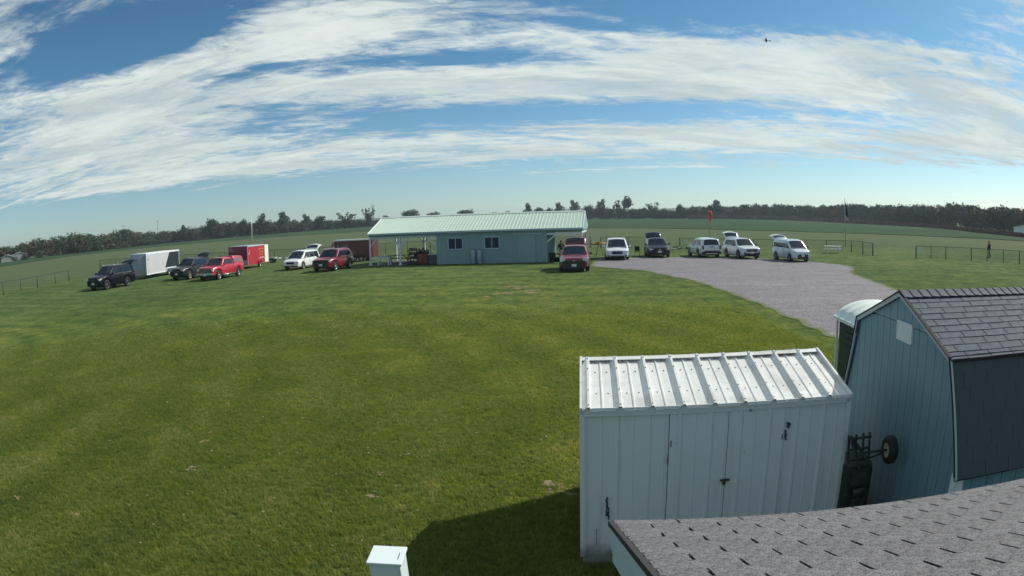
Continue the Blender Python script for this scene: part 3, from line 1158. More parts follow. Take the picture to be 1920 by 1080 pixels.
def pavilion():
    root = thing('field_pavilion', 'long teal field building with pale green metal roof and open bays at both ends', 'building', (PAV[0][0], PAV[0][1], PZ), PAV[1])
    X, Y, Z = Vector((1, 0, 0)), Vector((0, 1, 0)), Vector((0, 0, 1))
    LEN, DEP = 18.65, 7.0
    ROOF = mat('pale_green_metal_roof', (.44, .55, .47), .42, .15, .05, .6, grime=.05)
    SIDE = TEAL_DK
    BLUE = mat('pale_blue_paint', (.36, .47, .60), .55, 0, .05, 1.5)
    BW = mat('beam_white', (.46, .52, .58), .6, 0, .06, 2)
    MB().box((LEN / 2, DEP / 2, -.03), (LEN + .1, DEP + .1, .12)).obj('slab', CONC, root)
    # posts
    PW = .15
    posts = [(0.07, 0.07), (2.9, .07), (0.07, DEP - .07), (3.0, DEP - .07), (18.5, .07), (18.5, DEP - .07), (6.15, DEP - .07)]
    for (x, y) in posts:
        MB().box((x, y, 1.22), (PW, PW, 2.40)).obj('post', WOOD_W, root)
        if y < 1: MB().box((x, y, .09), (.26, .22, .14)).obj('post_foot', WOOD_W, root)
    # header beams
    MB().box((3.1, .07, 2.44), (6.1, .14, .18)).obj('header_beam', BW, root)
    MB().box((17.1, .07, 2.36), (3.0, .14, .16)).obj('header_beam', WOOD_W, root)
    for a, c in (((0, DEP - .07, 2.44), (6.2, DEP - .07, 2.44)), ((15.7, DEP - .07, 2.44), (18.6, DEP - .07, 2.44)), ((.07, .1, 2.45), (.07, DEP, 2.45)), ((18.5, .1, 2.45), (18.5, DEP, 2.45))):
        MB().beam(a, c, .12, .18).obj('header_beam', BW, root)
    # knee braces
    def brace(p, q): MB().beam(p, q, .10, .10).obj('knee_brace', WOOD_W, root)
    brace((.1, .07, 1.75), (.75, .07, 2.36))
    brace((2.85, .07, 1.65), (2.05, .07, 2.36))
    brace((2.95, .07, 1.65), (3.75, .07, 2.36))
    brace((6.2, .02, 1.65), (5.4, .02, 2.36))
    brace((15.7, .02, 1.70), (16.4, .02, 2.30))
    brace((18.45, .07, 1.75), (17.85, .07, 2.30))
    for x in (.1, 3.0):
        brace((x, DEP - .07, 1.75), (x + .6, DEP - .07, 2.36))
    brace((3.0, DEP - .07, 1.75), (2.4, DEP - .07, 2.36))
    # frieze and fascia
    MB().box((LEN / 2, .02, 2.625), (LEN, .05, .17)).obj('frieze_board', SIDE, root)
    MB().box((LEN / 2, -.28, 2.745), (LEN, .03, .13)).obj('fascia', BLUE, root)
    MB().box((LEN / 2, DEP + .28, 2.745), (LEN, .03, .13)).obj('fascia', BLUE, root)
    MB().box((LEN / 2, DEP / 2, 2.725), (LEN, DEP + .5, .02)).obj('ceiling', mat('ceiling_dark', (.22, .24, .26), .8), root)
    # walls of the store room: sheet panels
    x = 6.26
    n = 10
    pw = (15.68 - 6.26) / n
    wins = [(7.25, 8.61), (10.41, 11.74)]
    for i in range(n):
        a, c = 6.26 + i * pw, 6.26 + (i + 1) * pw
        pr = ribbed(c - a - .006, .23, .014, 0, phase=.02)
        sheet(Vector((a + .003, 0, .02)), X, Z, -Y, 2.52, pr, 'wall_panel', SIDE, root)
        sheet(Vector((c - .003, DEP, .02)), -X, Z, Y, 2.52, pr, 'wall_panel', SIDE, root)
    for xx, N_ in ((6.26, -X), (15.68, X)):
        for i in range(7):
            o_ = Vector((xx, 1.0 * (i + 1) if N_.x < 0 else 1.0 * i, .02))
            sheet(o_, -Y if N_.x < 0 else Y, Z, N_, 2.6, ribbed(.994, .23, .014, 0, phase=.02), 'wall_panel', SIDE, root)
    MB().box((10.97, DEP / 2, 1.3), (9.3, DEP - .1, 2.55)).obj('inner_core', mat('core_dark', (.02, .03, .035), .9), root)
    # windows
    for k, (a, c) in enumerate(wins):
        z0, z1 = 1.22, 2.26
        f = MB()
        for (bx, bz, sx, sz) in (((a + c) / 2, z1 - .04, c - a, .08), ((a + c) / 2, z0 + .04, c - a, .08), (a + .04, (z0 + z1) / 2, .08, z1 - z0), (c - .04, (z0 + z1) / 2, .08, z1 - z0)):
            f.box((bx, -.035, bz), (sx, .07, sz))
        wf = f.obj('window', BLUE, root)
        gl = mat('window_glass', (.020, .032, .048), .25, 0, .25, 2.0, spec=.15)
        MB().box(((a + c) / 2 - .3, -.02, (z0 + z1) / 2), (.58, .012, z1 - z0 - .16)).obj('pane', gl, wf)
        MB().box(((a + c) / 2 + .3, -.027, (z0 + z1) / 2), (.58, .012, z1 - z0 - .16)).obj('pane', gl, wf)
        MB().box(((a + c) / 2, -.04, (z0 + z1) / 2), (.05, .02, z1 - z0 - .14)).obj('mullion', BLUE, wf)
    # sliding door track and the faint door under it
    MB().box((14.1, -.045, 2.40), (2.35, .05, .055)).obj('door_track', BW, root)
    MB().box((14.0, -.024, 1.18), (1.45, .02, 2.28)).obj('sliding_door', SIDE, root)
    # meter pipe stubs near the right corner
    for xx in (14.75, 15.35):
        MB().tube([(xx, -.06, .0), (xx, -.06, .22)], .035, 8).obj('vent_pipe', GALV, root)
    # gables
    for xx, s_ in ((0.0, -1), (LEN, 1)):
        g = MB()
        g.prism([(-.05, 2.66), (DEP + .05, 2.66), (DEP + .05, 2.78), (DEP / 2, 4.12), (-.05, 2.78)], xx - .02, xx + .02, 'X')
        g.obj('gable_wall', SIDE, root)
    # roof panels
    zr = 4.2
    for side in (0, 1):
        y0, y1 = (-.3, DEP / 2) if side == 0 else (DEP + .3, DEP / 2)
        V = Vector((0, y1 - y0, zr - 2.82))
        Lg = V.length
        V.normalize()
        N_ = X.cross(V)
        if N_.z < 0: N_ = -N_
        nn = 21
        pwid = LEN / nn
        prev = None
        for i in range(nn):
            a = i * pwid
            if side == 0 or True:
                if prev is None:
                    o = sheet(Vector((0, y0, 2.82)), X, V, N_, Lg, ribbed(pwid - .004, .30, .022, 0, phase=.01), 'roof_panel', ROOF, root)
                    o.location = (a, 0, 0)
                    prev = o.data
                else:
                    inst(prev, 'roof_panel', root, (a, 0, 0))
    c = MB()
    c.prism([(DEP / 2 - .18, zr - .02), (DEP / 2, zr + .07), (DEP / 2 + .18, zr - .02), (DEP / 2 + .18, zr - .04), (DEP / 2, zr + .04), (DEP / 2 - .18, zr - .04)], -.01, LEN + .01, 'X')
    c.obj('ridge_cap', mat('ridge_cap_pale', (.58, .66, .62), .4, .1, .05, 2), root)
    for xx in (-.01, LEN + .01):
        for (ya, za, yb) in ((-.32, 2.80, DEP / 2), (DEP + .32, 2.80, DEP / 2)):
            MB().beam((xx, ya, za), (xx, yb, zr - .01), .04, .12).obj('rake_trim', DULL_WHITE, root)
    MB().box((LEN / 2, -.31, 2.812), (LEN, .03, .03)).obj('eave_trim', DULL_WHITE, root)


pavilion()


def gas_cylinder(x, y, label):
    o = thing('gas_cylinder', label, 'gas cylinder', pav_w(x, y), PAV[1], 'gas cylinders against the teal wall')
    M_ = mat('cylinder_paint', (.30, .38, .46), .5, .1, .06, 3, grime=.2)
    b = MB().lathe([(0, .03), (.15, .03), (.185, .08), (.185, 1.02), (.17, 1.10), (.10, 1.17), (.0, 1.19)], 18)
    b.obj('body', M_, o)
    c = MB().lathe([(.09, 1.15), (.095, 1.28), (.085, 1.28), (.08, 1.15)], 14, closed=True)
    c.obj('collar', mat('collar_dark', (.10, .13, .17), .6, .2), o)
    MB().tube([(0, 0, 1.18), (0, 0, 1.25)], .02, 8).obj('valve', IRON, o)
    MB().lathe([(.15, 0), (.155, .05), (.145, .05), (.14, 0)], 14, closed=True).obj('foot_ring', IRON, o)


gas_cylinder(9.50, -.26, 'left of the two tall pale gas cylinders below and between the two windows')
gas_cylinder(10.03, -.26, 'right of the two tall pale gas cylinders, the one under the right-hand window edge')


def trestle_table(name, label, x, y, rz, top, legs, L=1.9, W=.75, H=.76, benches=True, world=None, group=None):
    p = world if world else pav_w(x, y, .03)
    o = thing(name, label, 'table', p, rz, group)
    for i in range(5):
        MB().box((0, (i - 2) * W / 5, H - .02), (L, W / 5 - .008, .04)).obj('plank', top, o)
    for s_ in (-1, 1):
        xx = s_ * (L / 2 - .25)
        MB().beam((xx, -W * .30, H - .04), (xx, -W * .75 if benches else -W * .38, 0), .04, .09, up=(1, 0, 0)).obj('leg', legs, o)
        MB().beam((xx, W * .30, H - .04), (xx, W * .75 if benches else W * .38, 0), .04, .09, up=(1, 0, 0)).obj('leg', legs, o)
        if benches: MB().box((xx, 0, .40), (.04, W + .85, .08)).obj('cross_beam', legs, o)
        MB().beam((xx, 0, .40 if benches else .25), (xx * .35, 0, H - .05), .04, .06).obj('brace', legs, o)
    if benches:
        for s_ in (-1, 1):
            MB().box((0, s_ * (W / 2 + .32), .455), (L, .24, .04)).obj('bench_plank', top, o)
    return o


WOOD_D = mat('weathered_wood', (.16, .15, .14), .85, 0, .2, 4)
# white-framed bench in the front left corner of the open bay
def work_bench():
    o = thing('work_bench', 'white framed work bench with knee-braced legs in the left open bay', 'table', pav_w(1.25, .45, .03), PAV[1])
    MB().box((0, 0, .80), (1.15, .75, .05)).obj('bench_top', mat('bench_top', (.35, .38, .42), .6, 0, .1, 3), o)
    for x in (-.48, .48):
        for y in (-.32, .32):
            MB().box((x, y, .39), (.09, .09, .77)).obj('leg', WOOD_W, o)
        sx = 1 if x < 0 else -1
        MB().beam((x, -.32, .42), (x + .28 * sx, -.32, .74), .06, .06).obj('brace', WOOD_W, o)
    MB().box((0, -.32, .73), (1.05, .05, .09)).obj('rail', WOOD_W, o)


work_bench()
trestle_table('picnic_table', 'grey picnic table under the left open bay behind the white bench', 1.9, 2.6, PAV[1], WOOD_D, WOOD_D, L=2.4)
trestle_table('picnic_table', 'white picnic table standing on grass by the far fence corner', 0, 0, R(-24), mat('table_white', (.50, .53, .52), .7, 0, .1, 4), WOOD_W, L=1.9, world=(30.3, 62.8, gh(30.3, 62.8)), group=None)


def folding_chair(name, label, p, rz, m, group=None):
    o = thing(name, label, 'chair', p, rz, group)
    for y in (-.22, .22):
        MB().tube([(.22, y, 0), (-.12, y, .46), (-.2, y, .88)], .014, 6).obj('leg', IRON, o)
        MB().tube([(-.24, y, 0), (.2, y, .46)], .014, 6).obj('leg', IRON, o)
        MB().box((.0, y, .62), (.42, .04, .03)).obj('armrest', m, o)
    MB().box((.02, 0, .45), (.44, .42, .04)).obj('seat', m, o)
    MB().grid(lambda u, t: (-.13 - .09 * t - .02 * sin(pi * u), -.21 + .42 * u, .5 + .42 * t), 6, 4).obj('backrest', m, o)
    return o


BLK_FAB = mat('black_fabric', (.018, .020, .026), .9, 0, .2, 6)
spots = [(3.95, 1.2, 'leftmost black folding chair in the row at the open bay table'), (4.42, 1.0, 'second black folding chair from the left in the open bay'), (4.90, 1.15, 'third black folding chair, beside the red tool cabinet'), (5.35, 1.5, 'black folding chair behind the red tool cabinet'), (3.9, 2.2, 'black folding chair at the back left of the chair row'), (4.6, 2.3, 'black folding chair at the back middle of the chair row')]
for i, (x, y, lb) in enumerate(spots):
    folding_chair('folding_chair', lb, pav_w(x, y, .03), R(-95 + i * 17), BLK_FAB, 'folding chairs in the open bay')


def tool_cabinet():
    o = thing('tool_cabinet', 'dark red tool cabinet with drawers in the open bay', 'cabinet', pav_w(4.85, .55, .03), PAV[1])
    RD = mat('tool_red', (.16, .018, .02), .45, .1, .06, 3)
    MB().box((0, 0, .50), (.95, .5, .85)).obj('body', RD, o, bevel=.01)
    for i in range(4):
        MB().box((-.2, -.26, .22 + .18 * i), (.42, .02, .16)).obj('drawer', RD, o)
        MB().box((-.2, -.275, .26 + .18 * i), (.3, .015, .02)).obj('drawer_handle', GALV, o)
    MB().box((.25, -.26, .5), (.42, .02, .7)).obj('door', RD, o)
    MB().box((0, 0, .945), (1.0, .54, .04)).obj('lid', BLACK, o)
    for x in (-.4, .4):
        for y in (-.18, .18):
            MB().lathe([(0, -.02), (.05, -.02), (.05, .02), (0, .02)], 10, 'X', (x, y, .05)).obj('caster', BLACK, o)


tool_cabinet()
for i, (x, wd_, hh, lb) in enumerate(((4.50, .36, .34, 'leftmost of the three black gear bags on the red tool cabinet'), (4.88, .34, .42, 'middle and tallest of the three black gear bags on the red tool cabinet'), (5.22, .30, .30, 'rightmost and smallest of the three black gear bags on the red tool cabinet'))):
    o = thing('gear_bag', lb, 'bag', pav_w(x, .55, .03 + .965), PAV[1] + R(6 * i - 5), 'gear bags on the tool cabinet')
    MB().lathe([(0, 0), (wd_ * .5, .01), (wd_ * .54, hh * .4), (wd_ * .44, hh * .85), (wd_ * .2, hh), (0, hh)], 14).obj('body', BLK_FAB, o)
    MB().tube([(-wd_ * .2, 0, hh * .97), (-wd_ * .1, 0, hh + .09), (wd_ * .1, 0, hh + .09), (wd_ * .2, 0, hh * .97)], .014, 6).obj('strap', BLK_FAB, o)
    MB().box((0, -wd_ * .53, hh * .5), (.09, .012, .07)).obj('tag', DULL_WHITE, o)


def model_stack():
    """four black drone-like models parked on the shelf rack"""
    o = thing('battery_rack', 'dark rack of radio gear with small white labels behind the chairs', 'rack', pav_w(3.75, .75, .03), PAV[1])
    for z in (.1, .48, .86, 1.2):
        MB().box((.1, 0, z), (.8, .4, .03)).obj('shelf', BLACK, o)
    for x in (-.28, .48):
        for y in (-.18, .18):
            MB().box((x, y, .62), (.03, .03, 1.24)).obj('upright', BLACK, o)
    rng = random.Random(2)
    for z in (.115, .495, .875, 1.215):
        for x in (-.12, .13, .36):
            c = MB().box((x, 0, z + .10), (.2, .28, .2)).obj('case', mat('case_black', (.02, .022, .03), .6), o)
            if rng.random() < .65:
                MB().box((x + .02, -.145, z + .12), (.07, .008, .06)).obj('label_patch', DULL_WHITE, c)
    return o


model_stack()


def counter():
    o = thing('counter', 'pale counter against the store room wall with dark base', 'counter', pav_w(5.8, .5, .03), PAV[1])
    MB().box((0, 0, .42), (.75, .55, .80)).obj('base', mat('counter_base', (.07, .06, .08), .7), o)
    MB().box((0, 0, .86), (.85, .62, .05)).obj('counter_top', DULL_WHITE, o)
    c = thing('plastic_chair', 'white plastic chair standing on the pale counter', 'chair', pav_w(5.72, .5, .915), PAV[1] + R(-90))
    W_ = mat('chair_white', (.60, .66, .70), .5)
    for x in (-.18, .18):
        for y in (-.18, .18):
            MB().box((x, y, .2), (.03, .03, .4)).obj('leg', W_, c)
    MB().box((0, 0, .41), (.42, .42, .03)).obj('seat', W_, c)
    for y in (-.15, -.05, .05, .15):
        MB().box((-.2, y, .62), (.02, .05, .4)).obj('back_slat', W_, c)
    MB().box((-.2, 0, .82), (.03, .42, .05)).obj('back_rail', W_, c)


counter()


def bin_right():
    o = thing('dark_bin', 'dark bin standing in the right-hand open bay next to the teal wall', 'bin', pav_w(16.05, .45, .03), PAV[1])
    B_ = mat('bin_dark', (.02, .028, .034), .6)
    MB().lathe([(0, 0), (.24, 0), (.29, .62), (.30, .64), (0, .66)], 16).obj('body', B_, o)
    MB().lathe([(0, .66), (.31, .65), (.31, .70), (.2, .77), (0, .78)], 16).obj('lid', B_, o)


bin_right()

# ------------------------------------------------------------------ vehicles
CGLASS = glass_dark()
CHROME = mat('chrome', (.55, .57, .60), .2, .9, .05, 5)
PLAST = mat('black_plastic', (.018, .019, .021), .6, 0, .1, 5)
TYRE = mat('tyre_rubber', (.016, .016, .017), .85, 0, .15, 6)
RIM = mat('alloy_rim', (.30, .31, .32), .35, .8, .08, 6)
PLATE = mat('plate_white', (.62, .66, .66), .5, 0, .03, 4)
LAMP = mat('lamp_lens', (.60, .64, .66), .12, .1, .1, 12, spec=.8)
REDL = mat('tail_lens', (.22, .012, .012), .2, 0, .1, 8, spec=.8)
GLINT = CHROME


def interp(pts, x):
    if x <= pts[0][0]: return pts[0][1]
    for (a, za), (c, zc) in zip(pts, pts[1:]):
        if a <= x <= c: return za + (zc - za) * (x - a) / max(1e-9, c - a)
    return pts[-1][1]


class Car:
    """S: measurements of one vehicle. x forward, y to its left."""
    def __init__(self, S):
        self.S = S
        L, W = S['L'], S['W']
        self.xf, self.xr = L / 2, -L / 2
        self.wf = L / 2 - S['fo']              # front axle
        self.wr = self.wf - S['wb']
        self.hw = W / 2
        self.top = S['top']                    # upper line of the lower body (x, z)
        self.roof = S['roof']                  # cabin outline (x, z): screen base, screen top, ..., tail top, tail base
        self.sill = S.get('sill', .30)
        self.wrad = S.get('wr', .36)
        self.belt = S['belt']

    def plan(self, x):
        t = x / (self.S['L'] / 2)
        f = 1.0
        if t > .55: f -= .16 * ((t - .55) / .45) ** 2.4
        if t < -.6: f -= .07 * ((-t - .6) / .4) ** 2.2
        return f

    def zb(self, x):
        z = self.sill
        t = x / (self.S['L'] / 2)
        if t > .9: z += .06 * ((t - .9) / .1)
        if t < -.9: z += .08 * ((-t - .9) / .1)
        for c in (self.wf, self.wr):
            d = x - c
            r = self.wrad * 1.17
            if abs(d) < r: z = max(z, self.wrad + sqrt(r * r - d * d))
        return z

    def body_mesh(self):
        S = self.S
        xs = set()
        n = 30
        for i in range(n + 1): xs.add(round(self.xr + S['L'] * i / n, 3))
        for c in (self.wf, self.wr):
            r = self.wrad * 1.17
            for k in range(13): xs.add(round(c + r * cos(pi * k / 12), 3))
            xs.add(round(c - r - .012, 3)); xs.add(round(c + r + .012, 3))
        xs |= {round(self.xf - .02, 3), round(self.xf - .07, 3), round(self.xr + .02, 3), round(self.xr + .07, 3)}
        xs = sorted(q for q in xs if self.xr <= q <= self.xf)
        lv = [(0, .955), (.12, .985), (.38, 1.0), (.62, .995), (.80, .975), (.93, .945), (1.0, .90)]
        crown = [(.78, .018), (.5, .034), (.2, .044)]
        mb = MB()
        rings = []
        for x in xs:
            zt, zb = interp(self.top, x), self.zb(x)
            h = self.hw * self.plan(x)
            endf = 1.0
            if x > self.xf - .071: endf = 1 - .045 * ((x - self.xf + .07) / .07) ** 2
            if x < self.xr + .071: endf = 1 - .03 * ((self.xr + .07 - x) / .07) ** 2
            h *= endf
            zt -= (1 - endf) * .9
            side = [(h * f, zb + (zt - zb) * t) for t, f in lv]
            cr = [(h * .9 * f, zt + c) for f, c in crown]
            half = side + cr
            ring = [(x, y, z) for y, z in half] + [(x, -y, z) for y, z in reversed(half)]
            ring = [(x, half[0][0] * .5, zb)] + ring + [(x, -half[0][0] * .5, zb)]
            rings.append(ring)
        k = len(rings[0])
        vs = [q for r_ in rings for q in r_]
        fs = []
        for i in range(len(rings) - 1):
            for j in range(k):
                j2 = (j + 1) % k
                fs.append((i * k + j, i * k + j2, (i + 1) * k + j2, (i + 1) * k + j))
        mb.add(vs, fs, True)
        o = len(mb.v)
        for ri, xx in ((0, self.xr), (len(rings) - 1, self.xf)):
            mb.f.append(tuple(ri * k + j for j in range(k)))
            mb.s.append(False)
        return mb

    # cabin section at x
    def cz(self, x): return interp(self.roof, x)

    def yb(self, x): return self.hw * self.plan(x) * .93

    def yside(self, x, z):
        return self.yb(x) - max(0, z - self.belt) * self.S.get('tumble', .28)

    def surf(self, x, f):
        z = self.cz(x)
        yt = self.yside(x, z)
        e = 1 - abs(f) ** 2.6
        return (x, yt * f, z - .05 * (1 - e) * min(1, (z - self.belt) / .3 + .05) + .02 * (1 - f * f))

    def cabin_mesh(self):
        x0, x1 = self.roof[-1][0], self.roof[0][0]
        lo, hi = min(x0, x1), max(x0, x1)
        xs = sorted(set([round(lo + (hi - lo) * i / 36, 3) for i in range(37)] + [round(q[0], 3) for q in self.roof]))
        self.roof = sorted(self.roof)
        rings = []
        for x in xs:
            z = self.cz(x)
            half = [(self.yb(x), self.belt - .10)]
            for t in (0, .33, .66, .9):
                zz = self.belt + (max(z - .05, self.belt) - self.belt) * t
                half.append((self.yside(x, zz), zz))
            for f in (.97, .85, .6, .3):
                q = self.surf(x, f)
                half.append((q[1], max(q[2], self.belt)))
            rings.append([(x, y, z_) for y, z_ in half] + [(x, -y, z_) for y, z_ in reversed(half)])
        k = len(rings[0])
        mb = MB()
        vs = [q for r_ in rings for q in r_]
        fs = []
        for i in range(len(rings) - 1):
            for j in range(k):
                j2 = (j + 1) % k
                fs.append((i * k + j, i * k + j2, (i + 1) * k + j2, (i + 1) * k + j))
        mb.add(vs, fs, True)
        for ri in (0, len(rings) - 1):
            mb.f.append(tuple(ri * k + j for j in range(k)))
            mb.s.append(False)
        return mb

    def top_panel(self, xa, xb, f=.9, off=.012, nu=10, nv=6):
        # glass lying on the screen slope between xa and xb
        def fn(u, v):
            x = xa + (xb - xa) * v
            p = Vector(self.surf(x, (2 * u - 1) * f))
            e = .01
            q = Vector(self.surf(x + e, (2 * u - 1) * f))
            t = (q - p).normalized()
            nrm = Vector((-t.z, 0, t.x))
            if nrm.z < 0: nrm = -nrm
            return tuple(p + nrm * off)
        return MB().grid(fn, nu, nv)

    def side_glass(self, poly, s, off=.008):
        (a, z0), (b_, _), (bf, z1), (ar, _) = poly
        def fn(u, v):
            x = (a + (b_ - a) * u) * (1 - v) + (ar + (bf - ar) * u) * v
            z = z0 + (z1 - z0) * v
            return (x, s * (self.yside(x, z) + off + .010), z)
        return MB().grid(fn, 10, 4)


def wheel(parent, x, y, s, r, width, rimm, spokes=6):
    hub = MB().lathe([(0, -.06), (r * .30, -.06), (r * .30, .05), (0, .06)], 14, 'Y', (x, y, r))
    h = hub.obj('wheel', PLAST, parent)
    w2 = width / 2
    pr = [(r * .66, -w2), (r * .80, -w2 * 1.06), (r * .95, -w2 * .95), (r, -w2 * .7), (r, w2 * .7), (r * .95, w2 * .95), (r * .80, w2 * 1.06), (r * .66, w2)]
    MB().lathe(pr, 26, 'Y', (x, y, r), closed=True).obj('tyre', TYRE, h)
    rm = MB()
    rm.lathe([(r * .67, -w2 * .9), (r * .67, w2 * .96), (r * .61, w2 * .96), (r * .58, -w2 * .6)], 24, 'Y', (x, y, r), closed=True)
    yo = y + s * w2 * .72
    for k in range(spokes):
        a = 2 * pi * k / spokes + .2
        p0 = Vector((x + cos(a) * r * .1, yo, r + sin(a) * r * .1))
        p1 = Vector((x + cos(a) * r * .62, yo, r + sin(a) * r * .62))
        rm.beam(p0, p1, r * .15, .03, up=(0, 1, 0))
    rm.lathe([(0, -.015), (r * .17, -.015), (r * .15, .02), (0, .025)], 12, 'Y', (x, yo, r))
    rm.obj('rim', rimm, h)
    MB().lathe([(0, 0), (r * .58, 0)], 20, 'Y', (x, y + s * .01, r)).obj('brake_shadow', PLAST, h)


def make_car(name, label, cat, loc, head, S, group='vehicles parked around the field building', scale=1.0):
    c = Car(S)
    root = thing(name, label, cat, (loc[0], loc[1], loc[2]), R(head), group)
    root.scale = (scale,) * 3
    PM = S['paint']
    c.body_mesh().obj('body', PM, root)
    MB().box((0, 0, .42), (S['L'] * .90, S['W'] * .72, .34)).obj('underbody', PLAST, root)
    cab = c.cabin_mesh().obj('cabin', PM, root)
    rf = sorted(c.roof)                                       # rear -> front
    tb, tt, st, sb = rf[0], rf[1], rf[-2], rf[-1]
    # glass
    k = .06
    c.top_panel(st[0] + (sb[0] - st[0]) * .05, sb[0] - (sb[0] - st[0]) * .07, .86).obj('windshield', CGLASS, cab)
    dxr = tt[0] - tb[0]
    gate_open = S.get('gate')
    rg = S.get('rear_glass', (.12, .55))
    if not gate_open:
        c.top_panel(tt[0] - dxr * rg[0], tt[0] - dxr * rg[1], .84).obj('rear_window', CGLASS, cab)
    # side windows
    for s in (1, -1):
        for poly in S['wins']:
            c.side_glass(poly, s).obj('side_window', CGLASS, cab)
        if S.get('win_trim'):
            t = MB()
            for poly in S['wins'][-1:]:
                pass
            zb_ = c.belt + .035
            xs_ = [q[0] for p_ in S['wins'] for q in p_]
            x0, x1 = min(xs_), max(xs_)
            for i in range(10):
                xa, xb_ = x0 + (x1 - x0) * i / 10, x0 + (x1 - x0) * (i + 1) / 10
                t.beam((xa, s * (c.yside(xa, zb_) + .012), zb_), (xb_, s * (c.yside(xb_, zb_) + .012), zb_), .015, .06)
            xq = S['wins'][0][0][0]
            t.beam((xq, s * (c.yside(xq, zb_) + .012), zb_), (S['wins'][0][-1][0], s * (c.yside(xq, S['wins'][0][-1][1]) + .012), S['wins'][0][-1][1]), .012, .03)
            t.obj('window_trim', CHROME, cab)
    # wheels
    for x in (c.wf, c.wr):
        for s in (1, -1):
            wheel(root, x, s * (c.hw - .125), s, c.wrad, .24, S.get('rim', RIM), S.get('spokes', 6))
    # seams: doors
    for s in (1, -1):
        for xd in S.get('doors', ()):
            d = MB()
            zt = c.belt - .02
            for i in range(5):
                z0, z1 = c.sill + .12 + (zt - c.sill - .12) * i / 5, c.sill + .12 + (zt - c.sill - .12) * (i + 1) / 5
                f0, f1 = 1.0, 1.0
                d.box((xd, s * (c.hw * c.plan(xd) * (1.0 if i < 4 else .965) + .0), (z0 + z1) / 2), (.014, .012, z1 - z0 + .004))
            d.obj('door_seam', PLAST, root)
            MB().box((xd + .16, s * (c.hw * .995), c.belt - .14), (.20, .035, .035)).obj('door_handle', S.get('handle', PM), root)
        cl = MB()
        if S.get('cladding'):
            cl.box(((c.wf + c.wr) / 2, s * (c.hw * .99), c.sill + .07), (S['wb'] - .85, .05, .16))
            cl.obj('sill_cladding', PLAST, root)
            for xa in (c.wf, c.wr):
                a = MB()
                for q in range(11):
                    t0, t1 = pi * q / 11, pi * (q + 1) / 11
                    rr = c.wrad * 1.2
                    a.beam((xa + rr * cos(t0), s * (c.hw * .985), c.wrad + rr * sin(t0)), (xa + rr * cos(t1), s * (c.hw * .985), c.wrad + rr * sin(t1)), .05, .05)
                a.obj('arch_trim', PLAST, root)
        # mirrors
        xm = sb[0] - (sb[0] - st[0]) * .42
        m_ = MB()
        m_.box((xm, s * (c.hw + .11), c.belt + .10), (.12, .20, .15))
        m_.beam((xm, s * (c.hw * .86), c.belt + .03), (xm, s * (c.hw + .05), c.belt + .06), .05, .04)
        m_.obj('mirror', S.get('mirror', PM), root, bevel=.02)
    # front
    f = S['front']
    zf = f.get('z', (.45, .95))
    gx = c.xf + .006
    gw = f.get('gw', .55) * S['W']
    gz0, gz1 = f['grille']
    g = MB()
    pl = f.get('gpoly')
    if pl:
        g.prism([(y * S['W'], z) for y, z in pl], gx - .10, gx + .012, 'X')
    else:
        g.prism([(-gw / 2 * .86, gz0), (gw / 2 * .86, gz0), (gw / 2, gz1 - .03), (gw / 2 * .96, gz1), (-gw / 2 * .96, gz1), (-gw / 2, gz1 - .03)], gx - .10, gx + .012, 'X')
    gr = g.obj('grille', f.get('gmat', PLAST), root)
    if f.get('bars'):
        for i in range(f['bars']):
            z = gz0 + (gz1 - gz0) * (i + .5) / f['bars']
            MB().box((gx + .018, 0, z), (.012, gw * .92, .022)).obj('grille_bar', f.get('barmat', CHROME), gr)
    if f.get('badge'):
        MB().box((gx + .025, 0, (gz0 + gz1) / 2 + f.get('badge_dz', 0)), (.015, .16, .06)).obj('front_badge', f['badge'], gr)
    # headlights hug the corners
    hz0, hz1 = f['lamp']
    for s in (1, -1):
        h = MB()
        y0, y1 = f.get('lamp_y', (.27, .41))
        y0, y1 = y0 * S['W'], y1 * S['W']
        h.prism([(s * y0, hz0 + .02), (s * y1, hz0), (s * (y1 + .01), hz1), (s * (y0 - .02), hz1 - .03)], c.xf - .20, c.xf - .005, 'X')
        yo = c.hw * c.plan(c.xf - .25)
        h.prism([(c.xf - .36, hz1 - .02), (c.xf - .05, hz0 + .02), (c.xf - .05, hz1)], s * (yo * .90), s * (yo * .985), 'Y')
        h.obj('headlight', LAMP, root)
        if f.get('fog'):
            q = MB().prism([(s * .30 * S['W'], f['fog'] - .07), (s * .40 * S['W'], f['fog'] - .05), (s * .40 * S['W'], f['fog'] + .06), (s * .33 * S['W'], f['fog'] + .07)], c.xf - .12, c.xf + .004, 'X')
            fo = q.obj('fog_lamp_recess', PLAST, root)
    # lower intake and bumper
    iz0, iz1 = f.get('intake', (.36, .52))
    iw = f.get('iw', .5) * S['W']
    MB().prism([(-iw / 2, iz0), (iw / 2, iz0), (iw / 2 * .9, iz1), (-iw / 2 * .9, iz1)], gx - .10, gx + .008, 'X').obj('lower_intake', PLAST, root)
    if f.get('bumper'):
        bz0, bz1 = f['bumper']
        b_ = MB().prism([(-c.hw * .93, bz0), (c.hw * .93, bz0), (c.hw * .95, bz1), (-c.hw * .95, bz1)], c.xf - .06, c.xf + .07, 'X')
        b_.obj('front_bumper', f.get('bmat', CHROME), root, bevel=.02)
    if f.get('plate'):
        MB().box((gx + (.085 if f.get('bumper') else .022), f.get('plate_y', 0), f['plate']), (.012, .32, .16)).obj('license_plate', PLATE, root)
    # bonnet edge shut line
    MB().beam((sb[0] + .03, -c.hw * .72, interp(c.top, sb[0] + .03) + .03), (sb[0] + .03, c.hw * .72, interp(c.top, sb[0] + .03) + .03), .06, .03).obj('wiper_cowl', PLAST, root)
    # rear
    rr = S.get('rear', {})
    xt = c.xr - .006
